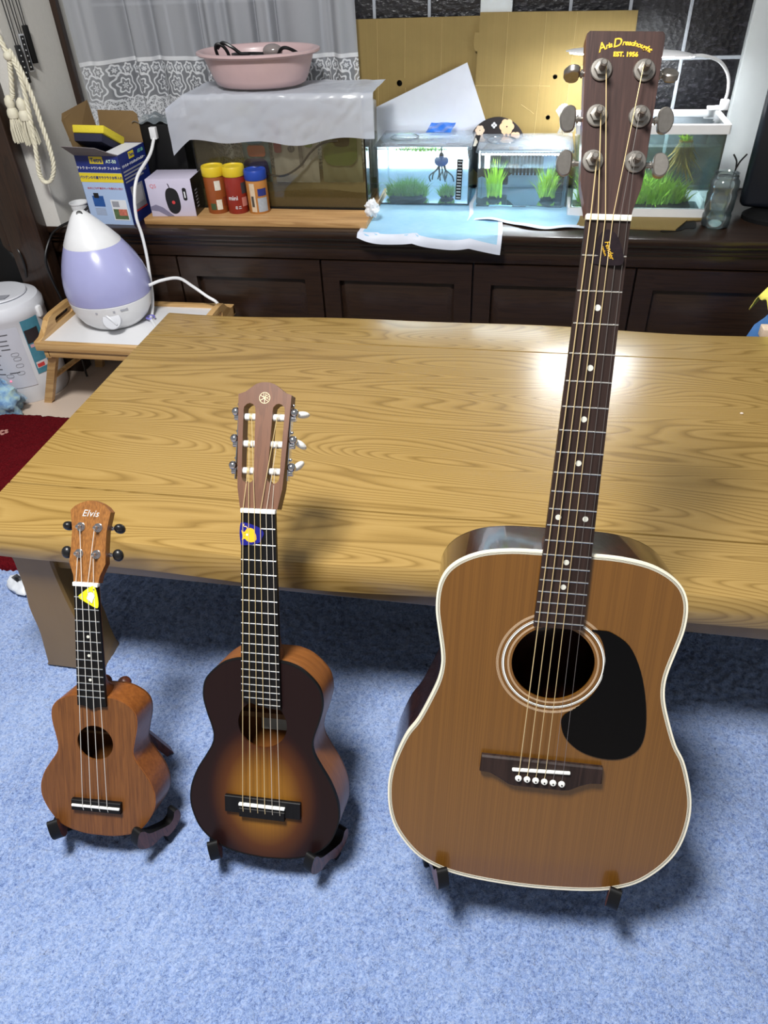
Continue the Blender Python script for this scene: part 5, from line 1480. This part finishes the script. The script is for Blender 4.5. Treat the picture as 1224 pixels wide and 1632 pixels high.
mb_ = empty('mouse_box', 'small pale lilac retail box with a black mouse picture', 'box', (-1.030, 2.142, BT), math.radians(4))
MB().rbox(-0.068, 0.068, -0.052, 0.052, 0, 0.104, 0.001).make('carton', plain('lilac_carton', (196, 190, 210), 0.4, var=0.04), mb_)
MB().box(0.068, 0.0685, -0.0515, 0.0515, 0.0005, 0.1035).make('side_print', M_black, mb_, None)
for k in range(6):
    MB().box(0.0685, 0.0688, -0.03, -0.012, 0.02 + k * 0.009, 0.0235 + k * 0.009).make('icon', M_greyprint, mb_, None)
ms = catmull([(-0.006, 0.078), (0.008, 0.080), (0.022, 0.070), (0.026, 0.045), (0.024, 0.022), (0.012, 0.009), (-0.002, 0.009), (-0.012, 0.020), (-0.016, 0.045), (-0.014, 0.066)], 4, closed=True)
MB().prism(ms, -0.0526, -0.052).make('mouse_picture', M_black, mb_)
MB().tube(catmull([(0.002, -0.0524, 0.078), (0.0, -0.0524, 0.086), (-0.002, -0.0524, 0.092)], 4), 0.0012, 6).make('mouse_cable_picture', M_black, mb_)
MB().prism(circle(0.006, 0.040, 0.005, 12), -0.0529, -0.0525).make('mouse_emblem', M_redprint, mb_)
MB().prism(rrect(0.038, 0.050, 0.045, 0.080, 0.005), -0.0525, -0.052).make('mouse_picture', M_black, mb_)
MB().prism(rrect(0.042, 0.046, 0.052, 0.070, 0.002), -0.0528, -0.0524).make('mouse_picture', M_paper, mb_)
lettering('lettering', 'Q5', 0.015, facing((-0.047, -0.0524, 0.085), (1, 0, 0), (0, 0, 1)), plain('rose_print', (206, 120, 130), 0.5), mb_)
MB().prism([(-0.068, 0.028), (-0.05, 0.034), (-0.03, 0.026), (0.0, 0.001), (-0.02, 0.001), (-0.045, 0.015), (-0.068, 0.018)], -0.0524, -0.052).make('swoosh', plain('dark_lilac_print', (120, 116, 140), 0.5), mb_)  # dark lilac swoosh printed on the box front

def can(label, x, y, h, cap_c, body_c, prints, words):
    r = empty('food_can', label, 'can', (x, y, BT), 0, 'fish food cans in a row before the covered tank')
    R = 0.031
    MB().lathe([(0.001, 0), (R - 0.001, 0), (R, 0.002), (R, h - 0.028), (R - 0.001, h - 0.026), (0.001, h - 0.026)], 36).make('can_body', plain('can_print_%d' % int(x * -1000), body_c, 0.35, var=0.12, vscale=60), r)
    MB().lathe([(0.001, h - 0.026), (R + 0.001, h - 0.026), (R + 0.0018, h - 0.024), (R + 0.0018, h - 0.004), (R, h), (R - 0.004, h), (R - 0.006, h - 0.003), (0.001, h - 0.003)], 36).make('cap', plain('cap_%d' % int(x * -1000), cap_c, 0.4, var=0.04), r)
    for k, (a0, a1, z0, z1, c) in enumerate(prints):
        mb = MB().grid(lambda u, v: ((R + 0.0004) * math.cos(math.radians(a0 + (a1 - a0) * u)), (R + 0.0004) * math.sin(math.radians(a0 + (a1 - a0) * u)), z0 + (z1 - z0) * v), 10, 2)
        mb.make('label_print', plain('can_label_%d_%d' % (int(x * -1000), k), c, 0.4, var=0.15, vscale=150), r)
    for s_, size, ang, z in words:
        def warp(p):
            a = math.radians(ang) + p.x / R
            return ((R + 0.0009 + p.z) * math.cos(a), (R + 0.0009 + p.z) * math.sin(a), z + p.y)
        lettering('lettering', s_, size, Matrix.Identity(4), M_paper, r, warp=warp, bold=0.0002)
    return r
can('amber fish food can with yellow cap, leftmost of the three cans', -0.907, 2.148, 0.128, (214, 186, 40), (142, 74, 34), [(-72, -40, 0.066, 0.092, (214, 210, 196)), (-75, -45, 0.012, 0.040, (214, 206, 190)), (-110, -80, 0.012, 0.03, (60, 80, 50)), (-35, 0, 0.02, 0.045, (120, 50, 30))], [])
can('red fish food can with yellow cap, middle of the three cans', -0.845, 2.150, 0.128, (214, 186, 40), (136, 40, 30), [(-40, -5, 0.055, 0.085, (60, 60, 66)), (-45, -10, 0.02, 0.045, (190, 120, 110))], [('mini', 0.017, -92, 0.045), ('ミニ', 0.010, -70, 0.018)])
can('orange and grey fish food can with blue cap, rightmost of the three cans', -0.781, 2.153, 0.118, (30, 66, 160), (176, 118, 58), [(-115, -85, 0.006, 0.085, (206, 186, 160)), (-70, -20, 0.05, 0.07, (40, 50, 120)), (-75, -20, 0.006, 0.045, (160, 168, 178)), (-110, -95, 0.02, 0.05, (70, 66, 60))], [])

# black adapter box with a white USB plug
ad = empty('black_box', 'black box wrapped in clear film with a white plug, behind the mouse box', 'box', (-1.085, 2.262, BT))
MB().rbox(-0.062, 0.075, -0.045, 0.05, 0, 0.222, 0.006).make('case', M_blackmatte, ad)
MB().grid(lambda u, v: (-0.075 + 0.11 * u, -0.05 + 0.09 * v, 0.226 + 0.018 * math.sin(u * 3.14) * math.sin(v * 3.14) + 0.004 * math.sin(u * 17 + v * 9)), 20, 16).make('film', clear('wrap_film', (200, 200, 196), haze=0.15), ad)
wc = empty('white_cable', 'white cable with square plug running down to the tray', 'cable', (-1.096, 2.10, 0.60))
wu = lambda o: under(wc, o)
wu(MB().rbox(-1.105, -1.085, 2.200, 2.2165, 0.632, 0.664, 0.002).make('plug', M_white, wc))
wu(MB().tube(catmull([(-1.095, 2.203, 0.634), (-1.098, 2.16, 0.60), (-1.106, 2.075, 0.565), (-1.112, 2.040, 0.52), (-1.113, 2.022, 0.465), (-1.107, 2.018, 0.42), (-1.100, 2.005, 0.37), (-1.095, 1.985, 0.31), (-1.090, 1.96, 0.25), (-1.088, 1.93, 0.212), (-1.082, 1.905, 0.207), (-1.050, 1.86, 0.206), (-1.01, 1.80, 0.206)], 8), 0.0046, 8).make('cord', M_white, wc))
wu(MB().tube([(-1.083 + 0.012 * math.cos(a * 0.5), 1.906 + 0.012 * math.sin(a * 0.5), 0.211) for a in range(12)], 0.003, 6).make('cable_tie', plain('violet_tie', (120, 116, 190), 0.4), wc))

# ------------------------------------------------------------------ bed tray and humidifier
M_bamboo = wood('bamboo', (176, 136, 84), (210, 174, 120), (4, 60, 60), contour=2, rough=0.4, coat=0.15)
M_bambooY = wood('bamboo_cross', (170, 130, 78), (206, 168, 114), (60, 4, 60), contour=2, rough=0.4, coat=0.15)
TT = 0.200
ty = empty('bed_tray', 'bamboo bed tray table with white top, folding legs and handle', 'tray table', (-1.11, 1.87, FLOOR_Z))
tu = lambda o: under(ty, o)
tx0, tx1, ty0, ty1 = -1.362, -0.860, 1.720, 2.024
tu(MB().box(tx0 + 0.018, tx1 - 0.018, ty0 + 0.016, ty1 - 0.016, TT - 0.008, TT).make('tray_top', plain('white_laminate', (222, 222, 224), 0.3, var=0.02), ty))
tu(MB().rbox(tx0, tx1, ty0, ty0 + 0.017, TT - 0.020, TT + 0.006, 0.002).make('edge_rail', M_bamboo, ty))
tu(MB().rbox(tx0, tx1, ty1 - 0.017, ty1, TT - 0.020, TT + 0.010, 0.002).make('edge_rail', M_bamboo, ty))
for sx in (tx0, tx1 - 0.018):
    ol = [(1.722, TT - 0.02), (2.022, TT - 0.02), (2.022, TT + 0.008), (1.992, TT + 0.010), (1.965, TT + 0.028), (1.945, TT + 0.046), (1.915, TT + 0.050), (1.83, TT + 0.050), (1.80, TT + 0.046), (1.775, TT + 0.026), (1.75, TT + 0.010), (1.722, TT + 0.006)]
    h = rrect(1.825, 1.925, TT + 0.014, TT + 0.034, 0.0095)
    tu(MB().prism(ol, sx, sx + 0.018, axes='yz', holes=[h]).make('handle_end', M_bambooY, ty))
    tu(MB().rbox(sx + 0.018 if sx < -1 else sx - 0.02, sx + 0.036 if sx < -1 else sx, ty0 + 0.006, ty0 + 0.02, TT - 0.045, TT - 0.02, 0.002).make('bracket', M_bamboo, ty))
tu(MB().rbox(tx0 + 0.03, tx1 - 0.03, ty0 + 0.006, ty0 + 0.018, TT - 0.042, TT - 0.021, 0.002).make('lower_rail', M_bamboo, ty))
tu(MB().rbox(tx0 + 0.03, tx1 - 0.03, ty1 - 0.018, ty1 - 0.006, TT - 0.042, TT - 0.021, 0.002).make('lower_rail', M_bamboo, ty))
def tleg(x, y, fx, fy):
    p = Vector((x, y, TT - 0.022)); q = Vector((fx, fy, FLOOR_Z))
    w, d = 0.013, 0.009
    v = []
    for c in (p, q):
        v += [(c.x - w, c.y - d, c.z), (c.x + w, c.y - d, c.z), (c.x + w, c.y + d, c.z), (c.x - w, c.y + d, c.z)]
    f = [(0, 1, 2, 3), (7, 6, 5, 4)] + [(k, (k + 1) % 4, 4 + (k + 1) % 4, 4 + k) for k in range(4)]
    tu(MB().add(v, f).make('leg', M_bamboo, ty))
tleg(-1.318, 1.742, -1.437, 1.790); tleg(-1.318, 2.004, -1.385, 2.030)
tleg(-0.90, 1.742, -0.855, 1.77); tleg(-0.90, 2.004, -0.855, 2.010)
tu(MB().cyl((-1.395, 1.775, 0.055), (-1.36, 2.02, 0.055), 0.008, 10).make('leg_stretcher', M_bamboo, ty))
tu(MB().cyl((-0.872, 1.76, 0.055), (-0.872, 2.01, 0.055), 0.008, 10).make('leg_stretcher', M_bamboo, ty))

hu = empty('humidifier', 'white and lilac drop-shaped humidifier standing on the bed tray', 'humidifier', (-1.190, 1.902, TT))
sheared_ = lambda mb: (setattr(mb, 'v', [(x - 0.026 * max(0.0, (z - 0.13) / 0.19) ** 1.6, y, z) for x, y, z in mb.v]), mb)[1]
M_lilac = plain('lilac_tank', (164, 166, 210), 0.25, var=0.03, coat=0.3)
MB().lathe([(0.001, 0.001), (0.070, 0.001), (0.078, 0.004), (0.096, 0.020), (0.109, 0.042), (0.1165, 0.066), (0.119, 0.084), (0.117, 0.086)], 56).make('base', M_white, hu)
sheared_(MB().lathe([(0.117, 0.085), (0.1195, 0.087), (0.1215, 0.110), (0.1195, 0.135), (0.114, 0.160), (0.105, 0.184), (0.093, 0.209), (0.079, 0.2335), (0.0785, 0.234)], 56, cap=False)).make('water_tank', M_lilac, hu)
def sheared(mb):
    mb.v = [(x - 0.026 * max(0.0, (z - 0.13) / 0.19) ** 1.6, y, z) for x, y, z in mb.v]
    return mb
sheared(MB().lathe([(0.0788, 0.233), (0.0785, 0.236), (0.060, 0.263), (0.042, 0.287), (0.027, 0.306), (0.017, 0.316), (0.012, 0.319), (0.001, 0.320)], 48)).make('cap', M_white, hu)
nz = facing((-0.018, -0.010, 0.312), (0.85, 0.53, 0), (-0.30, 0.48, 0.82))
MB().lathe([(0.0085, -0.004), (0.0085, 0.0055), (0.006, 0.006)], 20, nz).make('nozzle', M_black, hu)
da = math.radians(-66)
dd = Vector((math.cos(da), math.sin(da), 0))
dm = facing(dd * 0.113 + Vector((0, 0, 0.047)), (-dd.y, dd.x, 0), (dd.x * -0.45, dd.y * -0.45, 0.89))
MB().lathe([(0.024, -0.022), (0.0265, 0.002), (0.0245, 0.006), (0.001, 0.007)], 32, dm).rbox(-0.003, 0.003, -0.020, 0.020, 0.005, 0.0095, 0.0015, M=dm @ Matrix.Rotation(0.7, 4, 'Z')).make('dial', plain('dial_grey', (200, 202, 208), 0.35, var=0.03), hu)
for k, a in enumerate((-46, -84, -60)):
    e = math.radians(a); q = Vector((math.cos(e), math.sin(e), 0))
    m = facing(q * 0.1172 + Vector((0, 0, 0.073)), (-q.y, q.x, 0), (q.x * -0.25, q.y * -0.25, 0.97))
    MB().prism(rrect(-0.011 if k == 0 else -0.003, 0.011 if k == 0 else 0.003, -0.0035, 0.0035, 0.001), 0.0, 0.0008, axes='xy', M=m).make('printed_mark', M_greyprint, hu)
hc = tag(MB().tube(catmull([(-1.068, 1.915, 0.306), (-1.040, 1.945, 0.310), (-1.00, 1.975, 0.306), (-0.965, 1.985, 0.278), (-0.925, 1.985, 0.248), (-0.900, 1.985, 0.232), (-0.890, 1.982, 0.212)], 8), 0.0046, 8).make('white_power_cable', M_white), 'white power cord arching from the humidifier to the tray corner', 'cord')
tag(MB().rbox(-0.905, -0.872, 1.955, 2.000, TT + 0.0055, TT + 0.014, 0.003).make('wood_clip', M_bamboo), 'small wooden block under the cord end at the tray corner', 'block')
cu_ = empty('paper_cup', 'white plastic cup on the cabinet behind the humidifier tip', 'cup', (-1.325, 2.088, CT))
MB().lathe([(0.018, 0), (0.026, 0.052), (0.028, 0.053), (0.028, 0.056), (0.025, 0.055), (0.017, 0.004), (0.001, 0.004)], 28).make('cup_wall', M_white, cu_)
tag(MB().tube(catmull([(-1.285, 2.07, 0.478), (-1.315, 2.035, 0.455), (-1.37, 2.018, 0.432), (-1.402, 2.01, 0.405), (-1.418, 1.975, 0.35), (-1.412, 1.968, 0.28), (-1.400, 1.965, 0.22), (-1.395, 1.96, 0.10), (-1.39, 1.95, FLOOR_Z + 0.004)], 8), 0.0036, 8).make('black_power_cable', M_black), 'black cord running down the dark post behind the humidifier', 'cord')

# ------------------------------------------------------------------ electric hot water pot, towel, bag
kt = empty('hot_water_pot', 'white electric hot water pot with printed buttons at the left edge', 'kettle', (-1.545, 1.872, FLOOR_Z))
M_kw = plain('pot_white', (214, 216, 222), 0.3, var=0.02, coat=0.2)
MB().lathe([(0.001, 0), (0.112, 0), (0.116, 0.006), (0.119, 0.08), (0.120, 0.20), (0.119, 0.262), (0.121, 0.266), (0.121, 0.288), (0.112, 0.305), (0.092, 0.313), (0.001, 0.316)], 64).make('pot_body', M_kw, kt)
MB().lathe([(0.070, 0.3145), (0.086, 0.3165), (0.084, 0.3205), (0.001, 0.3225)], 48).make('lid', M_kw, kt)
MB().prism([(-0.02, -0.075), (0.06, -0.05), (0.06, -0.02), (-0.02, -0.045)], 0.3232, 0.3236, axes='xy').make('lid_label', M_greyprint, kt)
def on_pot(name, a0, a1, z0, z1, m, dr=0.0006):
    R = 0.1200 + dr
    MB().grid(lambda u, v: (R * math.cos(math.radians(a0 + (a1 - a0) * u)), R * math.sin(math.radians(a0 + (a1 - a0) * u)), z0 + (z1 - z0) * v), 12, 3).make(name, m, kt, 60)
M_panelg = plain('pale_grey_panel', (196, 198, 208), 0.4, var=0.03)
on_pot('control_panel', -104, -42, 0.060, 0.250, M_panelg)
on_pot('sticker', -36, -8, 0.090, 0.262, plain('teal_sticker', (70, 130, 150), 0.4, var=0.25, vscale=80))
on_pot('sticker_print', -35, -14, 0.190, 0.232, plain('dark_sticker_print', (46, 40, 44), 0.4, var=0.2), 0.0010)
on_pot('sticker_print', -33, -12, 0.176, 0.186, plain('pink_sticker_print', (206, 160, 170), 0.4), 0.0010)
on_pot('sticker_print', -34, -16, 0.108, 0.128, plain('white_sticker_print', (214, 206, 208), 0.4), 0.0010)
on_pot('sticker_print', -33, -22, 0.110, 0.122, M_redprint, 0.0014)
for k, (a, z, wd) in enumerate(((-70, 0.232, 26), (-66, 0.214, 12), (-66, 0.200, 12), (-66, 0.187, 12), (-88, 0.170, 26), (-88, 0.155, 14), (-88, 0.140, 14), (-88, 0.125, 14), (-66, 0.110, 14), (-86, 0.108, 14))):
    on_pot('printed_text', a - wd / 2, a + wd / 2, z, z + 0.0035, M_greyline, 0.0010)
for a, z in ((-57, 0.165), (-56, 0.150), (-56, 0.128), (-58, 0.104), (-74, 0.098)):
    R = 0.1212
    p = [(R * math.cos(math.radians(a + da_)), R * math.sin(math.radians(a + da_)), z + dz) for da_, dz in catmull([(-4, 0), (4, 0), (4, 0.009), (-4, 0.009)], 3, closed=True)]
    MB().tube(p, 0.0005, 5, closed=True).make('button_outline', M_greyline, kt)
MB().ball((0.1212 * math.cos(math.radians(-76)), 0.1212 * math.sin(math.radians(-76)), 0.086), 0.0025, 10).make('indicator_light', emitter('pink_indicator', (255, 90, 120), 3.0), kt)
MB().rbox(0.112, 0.130, -0.010, 0.010, 0.250, 0.284, 0.005).make('handle_hinge', M_white, kt)
def towel_mat():
    t = NT('blue_patterned_towel')
    v = t.coord()
    n = t.noise(v, 60, 3); q = t.noise(v, 18, 2)
    col = t.ramp(t.math('ADD', t.math('MULTIPLY', n, 0.6), t.math('MULTIPLY', q, 0.4)), [(0.38, rgba((92, 130, 178))), (0.52, rgba((140, 178, 206))), (0.66, rgba((176, 206, 200)))])
    t.principled(col, 0.95, normal=t.bump(t.noise(v, 700, 2), 0.6, 0.002), sheen=0.3)
    return t.m
tag(blob((-1.545, 1.700, 0.022), 0.09, (0.85, 0.55, 0.85), 0.55, 1.6, 11, 40).make('towel', towel_mat(), None, 70), 'crumpled light blue patterned towel in front of the hot water pot', 'towel')
tag(blob((-1.60, 2.004, 0.300), 0.10, (0.95, 0.09, 0.95), 0.25, 1.4, 23, 32).make('black_bag', M_blackmatte, None, 60), 'black bag hanging on the door behind the hot water pot', 'bag')
tag(MB().tube(catmull([(-1.56, 2.005, 0.375), (-1.53, 2.0, 0.385), (-1.505, 1.985, 0.37), (-1.500, 1.982, 0.33), (-1.51, 1.985, 0.29)], 6), 0.0035, 8).make('black_strap', M_black), 'thin black strap hanging from the black bag', 'strap')

# ------------------------------------------------------------------ tieback with tassels and sticks hanging on the wall
M_rope = plain('cream_rope', (212, 207, 186), 0.6, var=0.12, vscale=200)
tb = empty('tassel_tieback', 'cream rope tieback with two tassels hanging on the white wall', 'tassel', (-1.385, 2.02, 0.9))
bu = lambda o: under(tb, o)
def rope(pts, r):
    c = catmull(pts, 14)
    mb = MB()
    n = len(c)
    for ph in (0, 2.094, 4.189):
        o = []
        for i, p in enumerate(c):
            a = ph + i * 0.62
            o.append((p[0] + r * 0.62 * math.cos(a), p[1] + r * 0.62 * math.sin(a) * 0.9, p[2] + r * 0.25 * math.sin(a)))
        mb.tube(o, r * 0.62, 7)
    return mb
bu(rope([(-1.372, 2.012, 1.02), (-1.366, 2.010, 0.93), (-1.352, 2.006, 0.872), (-1.358, 2.006, 0.84), (-1.372, 2.005, 0.79), (-1.378, 2.005, 0.775)], 0.0060).make('rope', M_rope, tb, 60))
bu(rope([(-1.345, 2.006, 0.88), (-1.335, 2.006, 0.83), (-1.338, 2.004, 0.76), (-1.342, 1.997, 0.70), (-1.345, 1.985, 0.64), (-1.352, 1.982, 0.595), (-1.345, 1.982, 0.572), (-1.325, 1.985, 0.575), (-1.307, 1.99, 0.61), (-1.306, 1.995, 0.66), (-1.312, 2.0, 0.72), (-1.318, 2.005, 0.78), (-1.330, 2.008, 0.84), (-1.345, 2.008, 0.885)], 0.0056).make('rope', M_rope, tb, 60))
bu(MB().ball((-1.350, 2.004, 0.872), 0.013, 14, (1, 0.9, 0.9)).make('knot', M_rope, tb))
for tx, tz in ((-1.388, 0.782), (-1.355, 0.776)):
    t_ = MB().lathe([(0.004, 0.002), (0.011, -0.006), (0.013, -0.018), (0.010, -0.028), (0.014, -0.034), (0.0155, -0.044), (0.014, -0.052), (0.001, -0.054)], 20, Matrix.Translation((tx, 2.002, tz)))
    t_ = bu(t_.make('tassel_head', M_rope, tb))
    fr = MB()
    for k in range(120):
        a = random.uniform(0, 6.283); r0 = 0.012 * math.sqrt(random.random())
        x, y = r0 * math.cos(a), r0 * math.sin(a); s_ = random.uniform(1.3, 1.75)
        fr.tube([(tx + x, 2.002 + y, tz - 0.050), (tx + x * s_, 2.002 + y * s_, tz - 0.08), (tx + x * s_ * 1.12, 2.002 + y * s_, tz - random.uniform(0.108, 0.114))], 0.0010, 4)
    fr = fr.make('fringe', M_rope, tb); under(tb, fr)
    fr['kind'] = 'stuff'
for k, (y, z0, c, lab) in enumerate(((2.075, 0.800, M_black, 'slim dark stick with silver buttons hanging lowest on the wall'), (2.105, 0.822, plain('silver_stick', (170, 172, 176), 0.35, 0.4), 'slim silver-edged stick hanging between two dark ones on the wall'), (2.135, 0.838, M_blackmatte, 'plain black stick hanging rightmost of three on the wall'))):
    r = empty('hanging_stick', lab, 'stick', (-1.3625, y, z0), math.radians(55), 'slim sticks hanging on cords')
    MB().rbox(-0.0075, 0.0075, -0.005, 0.004, 0, 0.088, 0.002).make('stick_body', c, r)
    if k < 2:
        MB().rbox(-0.0055, 0.0055, -0.0058, -0.0045, 0.004, 0.084, 0.0005).make('front_strip', M_black, r)
        for q in range(6):
            MB().lathe([(0.0018, 0), (0.0014, 0.0008)], 10, facing((0, -0.0058, 0.012 + q * 0.013), (1, 0, 0), (0, 0, 1))).make('button', M_silver, r)
    MB().tube([(-0.003, 0, 0.087), (-0.004, 0.001, 0.16), (-0.006, 0.002, 0.30)], 0.0012, 6).tube([(0.003, 0, 0.087), (0.004, 0.001, 0.16), (0.006, 0.002, 0.30)], 0.0012, 6).make('hanging_cord', M_black, r)

# ------------------------------------------------------------------ right edge: bag and cloth behind the table, packet on the rug
tag(blob((0.668, 1.800, 0.190), 0.10, (1.0, 0.85, 2.15), 0.14, 1.5, 31, 36).make('blue_bag', plain('blue_denim', (56, 104, 160), 0.8, var=0.2, bump=0.5), None, 60), 'blue fabric bag standing behind the right end of the table', 'bag')
def drape(u, v):
    p, q = 2 * u - 1, 2 * v - 1
    e = max(0.0, abs(p) - 0.55) * 1.1 + max(0.0, abs(q) - 0.55) * 1.1
    return (0.690 + 0.112 * p, 1.795 + 0.098 * q, 0.446 - 0.045 * p * p - 0.030 * q * q - 0.06 * e + 0.005 * math.sin(u * 15 + v * 6) + 0.004 * math.sin(v * 17 - u * 5))
yc = MB().grid(drape, 36, 36)
o = yc.make('yellow_cloth', plain('yellow_cloth', (226, 214, 96), 0.9, var=0.08, bump=0.5), None, 70)
tag(o, 'yellow cloth draped over the blue bag', 'cloth')
md = o.modifiers.new('thickness', 'SOLIDIFY'); md.thickness = 0.003
tag(MB().rbox(0.562, 0.80, 1.690, 1.725, 0.318, 0.345, 0.003).rbox(0.70, 0.74, 1.69, 1.725, FLOOR_Z, 0.32, 0.003).make('pale_stool', wood('pale_birch', (196, 172, 150), (220, 198, 176), (6, 40, 40), rough=0.5)), 'pale wooden stool rail behind the right end of the table', 'stool')
pk = empty('snack_wrapper', 'crumpled white wrapper with a barcode by the table leg', 'wrapper', (-1.045, 0.995, RUG_Z), math.radians(-28))
MB().add(*(lambda m: (m.v, m.f))(blob((0, 0, 0.012), 0.03, (1.25, 0.75, 0.5), 0.3, 1.8, 41, 24))).make('wrapper_film', plain('wrapper_white', (200, 204, 210), 0.35, var=0.2, vscale=60), pk, 50)
for k in range(8):
    MB().box(-0.018 + k * 0.0032, -0.0165 + k * 0.0032, -0.006, 0.008, 0.0275, 0.0285).make('barcode_bar', M_black, pk, None)
